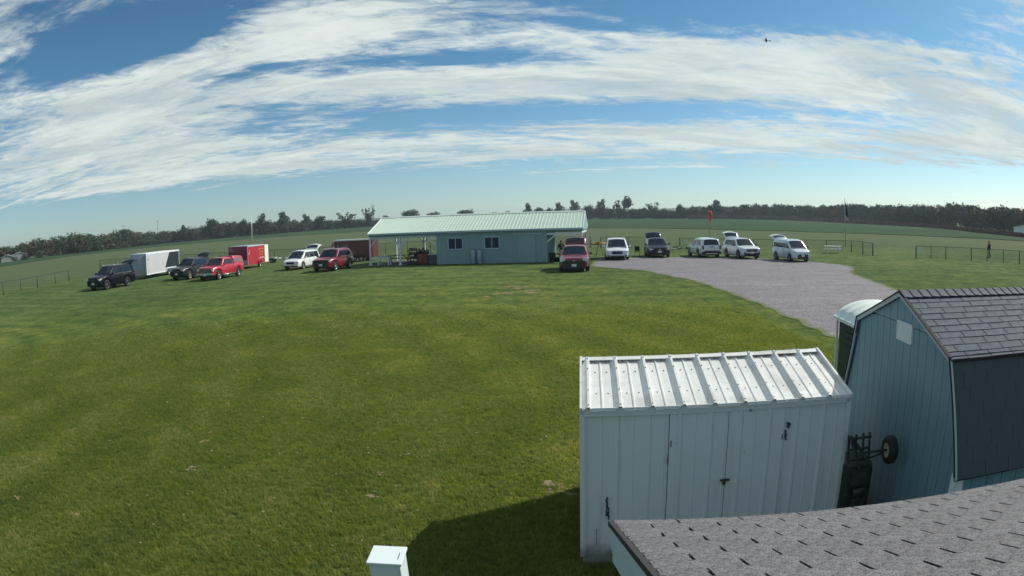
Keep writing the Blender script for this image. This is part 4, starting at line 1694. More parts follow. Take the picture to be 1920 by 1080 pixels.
    for s in (1, -1):
        z0, z1 = rr.get('lamp', (.85, 1.25))
        h = MB().prism([(s * c.hw * .74, z0), (s * c.hw * .90, z0), (s * c.hw * .88, z1), (s * c.hw * .76, z1)], c.xr - .012, c.xr + .10, 'X')
        if z1 > c.belt: pass
        h.obj('taillight', rr.get('lens', REDL), root)
    MB().box((xt - .01, 0, rr.get('plate', .95)), (.012, .32, .16)).obj('license_plate', rr.get('platemat', PLATE), root)
    MB().box((xt + .02, 0, .42), (.06, S['W'] * .72, .16)).obj('rear_bumper', PLAST, root)
    if rr.get('low'):
        MB().prism([(-c.hw * .9, .36), (c.hw * .9, .36), (c.hw * .93, .54), (c.hw * .6, .66), (-c.hw * .6, .66), (-c.hw * .93, .54)], c.xr - .03, c.xr + .12, 'X').obj('bumper_insert', PLAST, root)
    if rr.get('skid'):
        MB().box((xt - .03, 0, .40), (.03, S['W'] * .55, .06)).obj('skid_plate', CHROME, root)
    # roof rails
    if S.get('rails'):
        for s in (1, -1):
            x0, x1 = tt[0] + .12, st[0] - .12
            y = s * (c.yside(0, c.cz(0)) * .90)
            z = c.cz((x0 + x1) / 2) + .035
            MB().tube([(x0, y, z - .05), (x0 + .1, y, z + .01), (x1 - .1, y, z + .01), (x1, y, z - .05)], .018, 6).obj('roof_rail', S['rails'], root)
    if S.get('sunroof'):
        c.top_panel(st[0] - .15, st[0] - 1.0, .55, .012, 6, 6).obj('sunroof', CGLASS, cab)
    if gate_open:
        # opening behind is a dark panel, its shade put into the colour; raised tailgate
        MB().prism([(-c.hw * .74, c.sill + .35), (c.hw * .74, c.sill + .35), (c.yside(tt[0], tt[1]) * .85, tt[1] - .10), (-c.yside(tt[0], tt[1]) * .85, tt[1] - .10)], c.xr - .004, c.xr + .02, 'X').obj('opening_shade_panel', PLAST, root)
        ang = R(gate_open.get('angle', 22))
        Lg = gate_open.get('len', 1.05)
        wd = c.yside(tt[0], tt[1]) * .97
        hx, hz = tt[0] - .02, tt[1] + .0
        def gpt(u, v, th):
            # v along the gate away from the hinge, bowed
            bow = .16 * sin(pi * min(1, v * 1.0)) * gate_open.get('bow', 1)
            wv = wd * (1 + .12 * v) * (1 - .10 * max(0, (v - .85) / .15))
            a = v * Lg
            cr = .13 * (1 - (2 * u - 1) ** 2) * (.6 + .4 * v)
            px_ = -a * cos(ang) - (bow + cr) * -sin(ang) * 0
            pz_ = a * sin(ang) + bow + cr - th
            return (hx + px_, (2 * u - 1) * wv, hz + pz_)
        g = MB()
        g.grid(lambda u, v: gpt(u, v, 0), 12, 8)
        g.grid(lambda u, v: gpt(u, v, .07), 12, 8)
        n0 = 13 * 9
        edge = []
        for i in range(12): edge += [(i, i + 1), (8 * 13 + i, 8 * 13 + i + 1)]
        for j in range(8): edge += [(j * 13, (j + 1) * 13), (j * 13 + 12, (j + 1) * 13 + 12)]
        for a, b_ in edge:
            g.f.append((a, b_, n0 + b_, n0 + a))
            g.s.append(False)
        gt = g.obj('tailgate', PM, root)
        g2 = MB().grid(lambda u, v: gpt(.08 + .84 * u, .10 + .42 * v, -.008), 10, 5)
        g2.obj('rear_window', CGLASS, gt)
        g3 = MB().grid(lambda u, v: gpt(.06 + .88 * u, .08 + .84 * v, .078), 10, 6)
        g3.obj('inner_trim', gate_open.get('trim', mat('gate_trim', (.10, .10, .11), .8)), gt)
        for s in (1, -1):
            MB().tube([(hx - .02, s * wd * .92, c.belt + .25), (hx - .42, s * wd * .98, hz + .16)], .012, 6).obj('gas_strut', PLAST, gt)
    return root, c


def wins_from(belt, zt, xs, rake_f=.0, rake_r=.0, top_pairs=None):
    """windows between the given x positions (rear to front); last one slanted with the screen"""
    out = []
    z0 = belt + .05
    for i in range(len(xs) - 1):
        a, b_ = xs[i] + .035, xs[i + 1] - .035
        ar, bf = a, b_
        if i == 0: ar = a + rake_r
        if i == len(xs) - 2: bf = b_ - rake_f
        out.append([(a, z0), (b_, z0), (bf, zt), (ar, zt)])
    return out


BLACK_P = paint('paint_black', (.004, .006, .012), .0, .35, .15)
GREY_P = paint('paint_dark_grey', (.022, .028, .034), .1, .35, .4)
RED_P = paint('paint_red', (.42, .014, .040), .15)
DRED_P = paint('paint_dark_red', (.17, .008, .022), .2)
MAROON_P = paint('paint_maroon', (.10, .007, .020), .1)
CRIM_P = paint('paint_crimson', (.15, .007, .030), .15)
WHITE_P = paint('paint_white', (.66, .70, .70), .05)
PEARL_P = paint('paint_pearl', (.58, .63, .67), .1)
SILV_P = paint('paint_silver_white', (.52, .57, .62), .2)
BLUEG_P = paint('paint_blue_grey', (.012, .020, .036), .1, .35, .4)


def suv(paintm, L=4.95, W=1.98, H=1.78, **kw):
    belt = kw.pop('belt', H * .62)
    hood = kw.pop('hood', 1.06 * H / 1.78)
    S = dict(L=L, W=W, paint=paintm, fo=.95, wb=2.85, belt=belt, wr=.37, sill=.32, tumble=.30)
    xf, xr = L / 2, -L / 2
    sbx = xf - 1.42
    stx = xf - 2.12
    S['top'] = [(xr, belt - .12), (xr + .12, belt - .02), (sbx - .2, belt), (sbx + .15, hood + .06), (xf - .35, hood - .06), (xf - .08, hood - .13), (xf, hood - .25)]
    S['roof'] = [(sbx + .1, belt + .0), (stx, H - .05), (stx - .6, H), (xr + 1.2, H - .02), (xr + .42, H - .07), (xr + .10, belt)]
    S['wins'] = wins_from(belt, H - .17, [xr + .55, xr + 1.35, xr + 2.25, sbx - .12], .52, .22)
    S['doors'] = (xr + 1.45, xr + 2.3)
    S['front'] = dict(grille=(.62, .90), lamp=(.72, .88), intake=(.38, .52), plate=.50, fog=.50)
    S['rear'] = dict(lamp=(.9, 1.2), plate=.85)
    S.update(kw)
    return S


def minivan(paintm, L=5.15, W=2.0, H=1.76, **kw):
    belt = H * .58
    S = dict(L=L, W=W, paint=paintm, fo=.98, wb=3.08, belt=belt, wr=.34, sill=.26, tumble=.26)
    xf, xr = L / 2, -L / 2
    sbx, stx = xf - .98, xf - 1.95
    S['top'] = [(xr, belt - .1), (xr + .12, belt), (sbx - .3, belt), (sbx + .1, belt - .02), (xf - .35, .88), (xf - .08, .78), (xf, .66)]
    S['roof'] = [(sbx + .15, belt - .02), (stx, H - .06), (stx - .7, H), (xr + 1.2, H - .01), (xr + .35, H - .06), (xr + .08, belt)]
    S['wins'] = wins_from(belt, H - .17, [xr + .42, xr + 1.5, xr + 2.6, sbx - .25], .62, .12)
    S['doors'] = (xr + 1.6, xr + 2.7)
    S['front'] = dict(grille=(.56, .76), gw=.46, lamp=(.64, .80), lamp_y=(.28, .42), intake=(.28, .42), iw=.62, plate=.47, fog=.36)
    S['rear'] = dict(lamp=(.85, 1.2), plate=.9)
    S.update(kw)
    return S


def place(x, y): return (x, y, gh(x, y))


def back(p, head, L):
    """centre of a vehicle whose front bumper centre stands at p"""
    return place(p[0] - cos(R(head)) * L / 2, p[1] - sin(R(head)) * L / 2)


# black full-size SUV, far left
S = suv(BLACK_P, L=5.35, W=2.06, H=1.92, wb=3.07, wr=.41, rails=CHROME, win_trim=True, rim=mat('dark_alloy', (.14, .15, .17), .35, .8), spokes=6, gate=dict(angle=14, len=1.1))
S['front'] = dict(grille=(.72, 1.06), gw=.60, lamp=(.80, .98), lamp_y=(.32, .43), intake=(.42, .60), plate=.58, bars=3, barmat=PLAST)
make_car('parked_suv', 'black full-size SUV with chrome window line and raised tailgate, leftmost of the parked vehicles', 'suv', back((-38.1, 43.5), -93, 5.35), -93, S, scale=1.03)
# dark grey SUV
S = suv(GREY_P, L=4.9, W=1.93, H=1.84, wb=2.79, wr=.39, gate=dict(angle=18, len=1.05), rails=PLAST, rim=mat('gold_rim', (.34, .31, .25), .4, .7))
S['front'] = dict(grille=(.66, .98), gw=.50, lamp=(.78, .96), lamp_y=(.28, .43), intake=(.42, .58), plate=.56, bars=3, barmat=CHROME)
make_car('parked_suv', 'dark grey SUV with open tailgate between the grey trailer and the red pickup', 'suv', back((-33.6, 51.8), -94, 4.9), -94, S, scale=1.05)
# white minivan
S = minivan(WHITE_P, gate=dict(angle=20, len=1.15, trim=mat('gate_trim_pale', (.35, .37, .38), .7)), rim=CHROME)
S['front'].update(gmat=mat('grille_navy', (.02, .03, .07), .4, .4))
make_car('parked_minivan', 'cream white minivan with tailgate up, parked left of the dark red SUV', 'minivan', back((-23.7, 57.6), -96, 5.15), -96, S)
# dark red SUV
S = suv(DRED_P, L=5.0, W=1.99, H=1.80, wb=2.95, wr=.39, rails=CHROME, sunroof=True, rim=CHROME, win_trim=True)
S['front'] = dict(grille=(.50, .98), gw=.72, lamp=(.80, .95), lamp_y=(.37, .43), intake=(.36, .48), plate=.58)
make_car('parked_suv', 'dark red SUV with black roof panel and wide black grille left of the open bay', 'suv', back((-18.3, 51.4), -97, 5.0), -97, S)
# crimson crossover, front and centre
S = suv(CRIM_P, L=4.85, W=2.0, H=1.70, wb=2.83, wr=.36, gate=dict(angle=25, len=1.0, bow=1.2), rim=RIM)
S['front'] = dict(grille=(.34, .76), gw=.74, lamp=(.70, .92), lamp_y=(.30, .46), intake=(.22, .38), iw=.8, plate=.46, badge=CHROME, badge_dz=.20)
make_car('parked_crossover', 'crimson crossover with tailgate raised, parked nose-out at the right end of the teal building', 'crossover', back((2.02, 43.1), -94.5, 4.85), -94.5, S)
# white minivan next to it
S = minivan(PEARL_P, L=5.17, W=2.02, H=1.78, rails=CHROME)
S['front'] = dict(grille=(.52, .76), gw=.46, gmat=mat('grille_navy', (.02, .03, .07)), lamp=(.66, .80), lamp_y=(.28, .43), intake=(.28, .40), iw=.60, fog=.37)
make_car('parked_minivan', 'white minivan facing out at the left edge of the gravel lot', 'minivan', back((6.15, 54.2), -95, 5.17), -95, S)
# blue grey SUV
S = suv(BLUEG_P, L=4.78, W=1.93, H=1.70, wb=2.77, wr=.36, gate=dict(angle=25, len=1.0, trim=mat('gate_trim_dark', (.03, .035, .05), .8)), cladding=True)
S['front'] = dict(grille=(.54, .88), gw=.56, lamp=(.70, .84), lamp_y=(.30, .43), intake=(.34, .46), plate=.56, badge=CHROME, badge_dz=.06)
make_car('parked_suv', 'dark blue-grey SUV with open tailgate between two white vehicles on the gravel', 'suv', back((10.15, 56.4), -93, 4.78), -93, S)
# white SUV seen from behind
S = suv(PEARL_P, L=4.98, W=1.98, H=1.75, wb=2.9, wr=.38, rails=None, cladding=False)
S['rear'] = dict(lamp=(.76, 1.10), plate=.98, platemat=mat('plate_blue', (.30, .42, .46), .5), skid=True, lens=mat('smoked_lens', (.03, .02, .03), .2), low=True)
S['rear_glass'] = (.10, .92)
S['roof'] = [(S['L'] / 2 - 1.32, S['belt']), (S['L'] / 2 - 2.12, 1.70), (S['L'] / 2 - 2.7, 1.75), (-S['L'] / 2 + 1.2, 1.74), (-S['L'] / 2 + .30, 1.68), (-S['L'] / 2 + .05, S['belt'])]
p = place(14.75 - .05, 56.2 + 2.49)
make_car('parked_suv', 'white SUV parked nose to the field with its dark rear window and tail lamps showing', 'suv', p, 93, S)
# white explorer type SUV
S = suv(PEARL_P, L=5.0, W=2.0, H=1.78, wb=2.86, wr=.38, gate=dict(angle=28, len=1.05, trim=mat('gate_trim_grey', (.22, .24, .28), .8)), mirror=PLAST)
S['front'] = dict(grille=(.66, .90), gw=.58, lamp=(.76, .90), lamp_y=(.31, .44), intake=(.36, .54), iw=.80, plate=.58, fog=.56, badge=CHROME, bars=2, barmat=CHROME)
make_car('parked_suv', 'white SUV with black lower bumper and open tailgate, second vehicle from the right', 'suv', back((18.15, 54.6), -84, 5.0), -84, S)
# compact van
L_, H_ = 4.42, 1.84
xf, xr = L_ / 2, -L_ / 2
belt = 1.12
S = dict(L=L_, W=1.84, paint=SILV_P, fo=.90, wb=2.66, belt=belt, wr=.33, sill=.27, tumble=.17,
         top=[(xr, belt - .1), (xr + .1, belt), (xf - 1.1, belt), (xf - .8, 1.09), (xf - .25, .93), (xf - .06, .84), (xf, .70)],
         roof=[(xf - .72, 1.08), (xf - 1.50, H_ - .09), (xf - 2.0, H_), (xr + .6, H_ - .0), (xr + .16, H_ - .05), (xr + .05, belt)],
         wins=wins_from(belt, H_ - .30, [xr + .30, xr + 1.25, xr + 2.35, xf - 1.0], .42, .05), doors=(xr + 1.3, xr + 2.4),
         front=dict(grille=(.48, .66), gw=.52, lamp=(.70, .90), lamp_y=(.30, .44), intake=(.30, .42), iw=.6, plate=.54, gpoly=[(-.30, .52), (-.22, .38), (.22, .38), (.30, .52), (.22, .64), (-.22, .64)], bars=0),
         rear=dict(lamp=(.8, 1.3), plate=.9), gate=dict(angle=14, len=1.12, bow=.5, trim=mat('gate_trim_grey')), mirror=PLAST)
make_car('parked_van', 'silver white compact passenger van with tailgate up, rightmost of the parked vehicles', 'van', back((21.45, 50.5), -84, L_), -84, S)


# red pickup with cap
def pickup():
    L, W, H = 5.84, 2.03, 1.88
    xf, xr = L / 2, -L / 2
    belt = 1.22
    S = dict(L=L, W=W, paint=RED_P, fo=.98, wb=3.65, belt=belt, wr=.42, sill=.42, tumble=.28,
             top=[(xr, belt - .02), (xr + .1, belt), (xf - 1.9, belt), (xf - 1.5, 1.20), (xf - .4, 1.14), (xf - .1, 1.08), (xf, .92)],
             roof=[(xf - 1.55, belt), (xf - 2.18, H - .04), (xf - 2.7, H), (xf - 3.5, H - .02), (xf - 3.68, H - .05), (xf - 3.80, belt)],
             wins=wins_from(belt, H - .16, [xf - 3.68, xf - 2.95, xf - 1.75], .48, .05), doors=(xf - 3.75, xf - 2.9),
             front=dict(grille=(.66, 1.02), gw=.62, lamp=(.80, 1.02), lamp_y=(.33, .44), intake=(.40, .50), plate=.52, bars=4, barmat=CHROME, bumper=(.48, .66), bmat=CHROME),
             rear=dict(lamp=(.8, 1.15), plate=.6), rim=CHROME, spokes=6)
    hd = -93
    root, c = make_car('parked_pickup', 'bright red pickup truck with matching cab-high bed cap parked before the red trailer', 'pickup truck', back((-29.0, 49.6), hd, L), hd, S)
    # bed cap
    x0, x1 = xr + .06, xf - 3.84
    mb = MB()
    def fn(u, v):
        x = x0 + (x1 - x0) * u
        yb_, yt_ = c.hw * .93, c.hw * .93 - .16
        z0, z1 = belt - .01, H + .02 - .05 * (1 - u) + .0
        path = [(yb_, z0), (yt_ + .03, z1 - .12), (yt_ - .05, z1 - .02), (yt_ * .5, z1 + .015), (0, z1 + .025), (-yt_ * .5, z1 + .015), (-yt_ + .05, z1 - .02), (-yt_ - .03, z1 - .12), (-yb_, z0)]
        t = v * 8
        i = min(7, int(t))
        f_ = t - i
        y = path[i][0] + (path[i + 1][0] - path[i][0]) * f_
        z = path[i][1] + (path[i + 1][1] - path[i][1]) * f_
        return (x + (.12 * (z - belt) / (H - belt) if u < .02 else 0), y, z)
    mb.grid(fn, 8, 16)
    n = 9
    mb.f += [tuple(j * 9 for j in range(17)), tuple(j * 9 + 8 for j in range(17))]
    mb.s += [False, False]
    cp = mb.obj('bed_cap', RED_P, root)
    for s in (1, -1):
        for (a, b_) in ((x0 + .25, x0 + 1.05), (x0 + 1.15, x1 - .12)):
            q = []
            for (x, z) in ((a, belt + .16), (b_, belt + .16), (b_, H - .16), (a + .08, H - .16)):
                q.append((x, s * (c.hw * .93 - (z - belt) * .22 + .016), z))
            MB().add(q + [(x, y - s * .03, z) for x, y, z in q], [(0, 1, 2, 3), (7, 6, 5, 4), (0, 4, 5, 1), (1, 5, 6, 2), (2, 6, 7, 3), (3, 7, 4, 0)]).obj('cap_window', mat('cap_glass', (.12, .14, .16), .15), cp)
    MB().box((x1 + .02, 0, belt + .3), (.02, 1.5, .5)).obj('cap_front_glass', CGLASS, cp)
    for s in (1, -1):
        MB().tube([(c.wr + .55, s * (c.hw - .02), .40), (c.wf - .6, s * (c.hw - .02), .40)], .045, 8).obj('side_step', CHROME, root)
    return root


pickup()


# ------------------------------------------------------------------ enclosed cargo trailers
def trailer(name, label, loc, head, L, W, H, body, front, roofm, vnose=.7, dark=None, marks=False, ramp=None, fender=DULL_WHITE, split=None, axles=2, scale=1.0):
    root = thing(name, label, 'trailer', loc, R(head), 'enclosed cargo trailers')
    root.scale = (scale,) * 3
    z0 = .42
    xf, xr = L / 2, -L / 2
    hw = W / 2
    b = MB()
    xs = xf - vnose
    slope = .32
    vs = [(xr, -hw, z0), (xs, -hw, z0), (xf, -hw * .25, z0), (xf, hw * .25, z0), (xs, hw, z0), (xr, hw, z0),
          (xr, -hw, H), (xs, -hw, H), (xf - slope, -hw * .3, H), (xf - slope, hw * .3, H), (xs, hw, H), (xr, hw, H)]
    # side walls, flat, separate part from the nose
    b.add([vs[0], vs[1], vs[4], vs[5], vs[6], vs[7], vs[10], vs[11]], [(0, 1, 2, 3), (4, 7, 6, 5), (0, 4, 5, 1), (2, 6, 7, 3), (0, 3, 7, 4), (1, 5, 6, 2)])
    bd = b.obj('body', body, root)
    # nose: lower vertical wedge and sloped upper part
    zk = H - .55
    n = MB()
    N = [(xs, -hw, z0), (xf, -hw * .22, z0), (xf, hw * .22, z0), (xs, hw, z0),
         (xs, -hw, zk), (xf, -hw * .22, zk), (xf, hw * .22, zk), (xs, hw, zk),
         (xs, -hw, H), (xs + .12, -hw * .6, H), (xs + .12, hw * .6, H), (xs, hw, H)]
    n.add(N, [(0, 1, 5, 4), (1, 2, 6, 5), (2, 3, 7, 6), (4, 5, 9, 8), (5, 6, 10, 9), (6, 7, 11, 10), (8, 9, 10, 11), (0, 3, 2, 1), (0, 4, 8, 11, 7, 3)])
    n.obj('nose', front, root)
    # trims
    for s in (1, -1):
        MB().box(((xr + xs) / 2, s * (hw + .004), H - .03), (L - vnose + .04, .03, .10)).obj('roof_trim', roofm, root)
        MB().box(((xr + xs) / 2, s * (hw + .004), z0 + .03), (L - vnose, .03, .09)).obj('bottom_trim', fender, root)
        MB().box((xs, s * (hw + .003), (z0 + H) / 2), (.05, .03, H - z0 - .1)).obj('corner_trim', roofm, root)
        for k in (1, 2, 3, 4):
            xx = xr + (xs - xr) * k / 5
            MB().box((xx, s * (hw + .002), (z0 + H) / 2), (.008, .008, H - z0 - .2)).obj('panel_seam', fender, root)
    MB().box(((xr + xs) / 2, 0, H + .02), (L - vnose + .06, W + .02, .04)).obj('roof', roofm, root)
    if dark:
        # slanted dark panel at the rear of each side
        for s in (1, -1):
            y = s * (hw + .008)
            q = [(xr + .12, y, z0 + .42), (xr + L * .44, y, z0 + .42), (xr + L * .30, y, H - .12), (xr + .12, y, H - .12)]
            MB().add(q + [(x, y_ - s * .006, z) for x, y_, z in q], [(0, 1, 2, 3), (7, 6, 5, 4), (0, 4, 5, 1), (1, 5, 6, 2), (2, 6, 7, 3), (3, 7, 4, 0)]).obj('dark_side_panel', dark, root)
    if split:
        for s in (1, -1):
            MB().box(((split + xs) / 2, s * (hw + .006), (z0 + H) / 2 + .14), (xs - split, .012, H - z0 - .40)).obj('dark_side_panel', DRED_P, root)
    # stone guard
    for s in (1, -1):
        g = MB()
        g.add([(xs, s * (hw + .008), z0 + .02), (xf + .006, s * (hw * .22 + .004), z0 + .02), (xf + .006, s * (hw * .22 + .004), z0 + .55), (xs, s * (hw + .008), z0 + .55)], [(0, 1, 2, 3)])
        g.obj('stone_guard', mat('diamond_plate', (.30, .32, .34), .4, .7, .15, 9), root)
    # side door, lamp, vent
    MB().box((xs - .75, hw + .012, (z0 + H) / 2 - .02), (.75, .014, H - z0 - .32)).obj('side_door', body if not split else DRED_P, root)
    MB().box((xs - .45, hw + .02, H - .62), (.20, .012, .26)).obj('door_sign', mat('sign_grey', (.25, .24, .22), .5), root)
    MB().box((xs - .30, hw + .022, H - .84), (.34, .03, .06)).obj('grab_handle', DULL_WHITE, root)
    # wheels and fender
    wx = [0.0] if axles == 1 else [-.42, .42]
    base = -.18 * L
    for s in (1, -1):
        for w_ in wx:
            wheel(root, base + w_, s * (hw + .04), s, .33, .2, CHROME, 5)
        f = MB()
        xa, xb_ = base + wx[0] - .52, base + wx[-1] + .52
        f.prism([(xa, .55), (xa + .12, .76), (xb_ - .12, .76), (xb_, .55), (xb_ - .06, .55), (xb_ - .15, .72), (xa + .15, .72), (xa + .06, .55)], s * (hw + .01), s * (hw + .22), 'Y')
        f.obj('fender', fender, root)
    # tongue and jack
    t = MB()
    t.beam((xs, -hw * .6, .40), (xf + .95, 0, .42), .06, .09)
    t.beam((xs, hw * .6, .40), (xf + .95, 0, .42), .06, .09)
    t.obj('tongue', IRON, root)
    MB().tube([(xf + .55, .0, .02), (xf + .55, .0, .85)], .035, 8).obj('jack', CHROME, root)
    MB().box((xr - .02, 0, (z0 + H) / 2), (.04, W - .08, H - z0 - .08)).obj('rear_door', body if not ramp else mat('trailer_inside', (.02, .015, .015), .9), root)
    for s in (1, -1):
        MB().box((xr - .03, s * (hw - .06), 1.0), (.03, .08, .16)).obj('taillight', REDL, root)
    if ramp:
        # side-hinged rear door swung wide open, pale inside face
        MB().box((xr - .62, hw + .05, (z0 + H) / 2), (1.15, .05, H - z0 - .06)).obj('open_rear_door', ramp, root)
    if marks:
        Y_ = mat('decal_yellow', (.50, .30, .06), .5)
        for (dx, dz, w_, h_, m_) in ((.9, H - .50, 1.3, .10, Y_), (.95, H - .85, 1.1, .08, Y_), (.95, H - 1.14, .9, .07, Y_), (.7, H - 1.50, 1.3, .09, PLATE)):
            a = MB()
            for k in range(6):
                t0 = pi * (k + .5) / 6
                a.box((xr + dx + w_ / 2 * cos(t0), hw + .012, dz + h_ * sin(t0) * 1.0), (w_ / 5.5, .006, h_ * .8))
            a.obj('side_decal', m_, root)
    return root


GREYT = mat('trailer_silver', (.46, .48, .50), .4, .1, .04, .8)
GREYT_SHADED = mat('trailer_nose_shaded', (.26, .31, .38), .4, .2, .05, 1)  # darker copy of the silver, the nose's shade put into the colour
trailer('cargo_trailer', 'silver grey enclosed cargo trailer with slanted black rear side panel behind the black SUV', place(-41.3, 58.9), -84, 8.9, 2.15, 2.55, GREYT, GREYT_SHADED, DULL_WHITE, vnose=.45, dark=mat('trailer_black', (.015, .02, .03), .3), axles=2)
trailer('cargo_trailer', 'bright red enclosed cargo trailer with pale open rear door beside the red pickup', place(-33.2, 66.95), -88, 5.3, 2.5, 2.48, RED_P, DRED_P, SILV_P, vnose=.35, marks=True, ramp=mat('ramp_cream', (.62, .64, .52), .6, 0, .05, 2), axles=1, fender=RED_P)  # darker red on the nose is its shade put into the colour
trailer('cargo_trailer', 'dark red enclosed cargo trailer with white roof just left of the teal building', place(-20.0, 66.9), 177, 5.0, 2.1, 2.30, MAROON_P, MAROON_P, WHITE_P, vnose=.7, axles=2, fender=MAROON_P)


def small_cart():
    o = thing('utility_trailer', 'small flat open trailer with pale deck right of the red cargo trailer', 'trailer', place(-35.3 + 1.6, 76.0), R(5))
    MB().box((0, 0, .52), (2.2, 1.1, .08)).obj('deck', mat('deck_pale', (.50, .54, .48), .6), o)
    MB().box((0, 0, .62), (.9, .8, .14)).obj('load', mat('load_grey', (.30, .33, .32), .7), o)
    for s in (-1, 1):
        wheel(o, 0, s * .6, s, .26, .15, CHROME, 5)
        MB().prism([(-.38, .4), (-.2, .6), (.2, .6), (.38, .4), (.3, .4), (.15, .56), (-.15, .56), (-.3, .4)], s * .52, s * .7, 'Y').obj('fender', IRON, o)
    MB().beam((1.1, 0, .50), (2.3, 0, .58), .06, .06).obj('drawbar', DULL_WHITE, o)


small_cart()

# ------------------------------------------------------------------ fences
def chain_mat():
    m = bpy.data.materials.new('chain_link')
    m.use_nodes = True
    nt = m.node_tree
    nt.nodes.clear()
    b = NB(nt)
    out = b.node('ShaderNodeOutputMaterial')
    p = b.node('ShaderNodeBsdfPrincipled')
    p.inputs['Base Color'].default_value = (.05, .065, .06, 1)
    p.inputs['Roughness'].default_value = .6
    tr = b.node('ShaderNodeBsdfTransparent')
    mx = b.node('ShaderNodeMixShader')
    u, v, _ = b.sep(b.node('ShaderNodeTexCoord').outputs['UV'])
    def wires(q):
        f = b.m('ABSOLUTE', b.m('SUBTRACT', b.m('FRACT', b.m('MULTIPLY', q, 1 / .085)), .5))
        return b.m('GREATER_THAN', f, .462)
    w_ = b.m('MAXIMUM', wires(b.m('ADD', u, v)), wires(b.m('SUBTRACT', u, v)))
    b.put(mx.inputs[0], w_)
    nt.links.new(tr.outputs[0], mx.inputs[1])
    nt.links.new(p.outputs[0], mx.inputs[2])
    nt.links.new(mx.outputs[0], out.inputs[0])
    return m


CHAIN = chain_mat()
FPOST = mat('fence_post_green', (.022, .034, .032), .6, .2, .1, 6)


def fence(label, pts, h=1.22, gap=2.6, thick=(), sign=None, every=True):
    P0 = pts[0]
    root = thing('chain_link_fence', label, 'fence', (P0[0], P0[1], gh(*P0)), 0, 'chain-link fences round the field')
    def loc(x, y, z): return (x - P0[0], y - P0[1], z - gh(*P0))
    posts = []
    for a, c in zip(pts, pts[1:]):
        a, c = Vector(a), Vector(c)
        n = max(1, round((c - a).length / gap))
        for k in range(n): posts.append(a.lerp(c, k / n))
    posts.append(Vector(pts[-1]))
    corners = {(round(q[0], 2), round(q[1], 2)) for q in pts}
    for i, p in enumerate(posts):
        r = .036
        if (round(p.x, 2), round(p.y, 2)) in corners: r = .05
        if i == 0 or i == len(posts) - 1: r = .062
        z = gh(p.x, p.y)
        MB().tube([loc(p.x, p.y, z - .05), loc(p.x, p.y, z + h + .04)], r, 8).obj('post', FPOST, root)
    for a, c in zip(posts, posts[1:]):
        za, zc = gh(a.x, a.y), gh(c.x, c.y)
        MB().tube([loc(a.x, a.y, za + h), loc(c.x, c.y, zc + h)], .026, 6).obj('top_rail', FPOST, root)
    # mesh panels
    mb = MB()
    for a, c in zip(posts, posts[1:]):
        za, zc = gh(a.x, a.y), gh(c.x, c.y)
        mb.add([loc(a.x, a.y, za + .04), loc(c.x, c.y, zc + .04), loc(c.x, c.y, zc + h), loc(a.x, a.y, za + h)], [(0, 1, 2, 3)])
    me = mb.data('chain_mesh', CHAIN, False)
    uv = me.uv_layers.new(name='uv')
    L = 0
    for f, (a, c) in zip(me.polygons, zip(posts, posts[1:])):
        d = (c - a).length
        for li, q in zip(f.loop_indices, ((L, .04), (L + d, .04), (L + d, h), (L, h))): uv.data[li].uv = q
        L += d
    o = bpy.data.objects.new('wire_mesh', me)
    COL.objects.link(o)
    o.parent = root
    tag(o, kind='stuff')
    return root


fence('dark chain-link fence running from the left edge towards the black SUV', [(-50.5, 36.0), (-51.2, 42.0), (-52.5, 49.0), (-54.2, 54.0), (-55.0, 57.6)], 1.2, 3.6)
fence('chain-link fence behind the cargo trailers left of the teal building', [(-69.5, 81.5), (-52, 83.0), (-36.8, 83.6), (-26, 82.5), (-14, 81.0), (-4, 80.5), (3, 80.2), (5.8, 79.8)], 1.35, 3.2)
fence('chain-link fence behind the gravel lot from the gate to the picnic table', [(6.9, 77.9), (13.2, 75.8)], 1.3, 3.2)
fence('chain-link fence section behind the white vehicles, ending at the corner by the picnic table', [(15.9, 75.0), (23.5, 70.0), (31.0, 66.0), (33.5, 64.4), (33.2, 61.0), (32.7, 57.8)], 1.25, 3.3)
fence('chain-link fence along the right side of the lawn past the gravel lot', [(35.7, 53.7), (38.2, 51.6), (40.2, 49.6), (42.9, 44.6), (44.2, 41.0), (45.5, 36.0)], 1.18, 2.05)


def sign(label, x, y, z, w_, h_, m, rz=0.0):
    o = MB().box((0, 0, 0), (w_, .02, h_)).obj('fence_sign', m, None, (x, y, gh(x, y) + z), rz)
    tag(o, label, 'sign')


SG = mat('sign_white', (.52, .58, .58), .5, 0, .05, 3)
sign('small white sign on the fence between the white minivan and blue-grey SUV', 13.0, 75.75, .85, .36, .42, SG, R(-20))
sign('small white sign on the fence just left of the rear-facing white SUV', 16.5, 74.45, .85, .40, .42, SG, R(-30))
sign('pale square sign on the first post of the right-hand fence', 35.95, 53.3, .82, .34, .46, SG, R(-35))


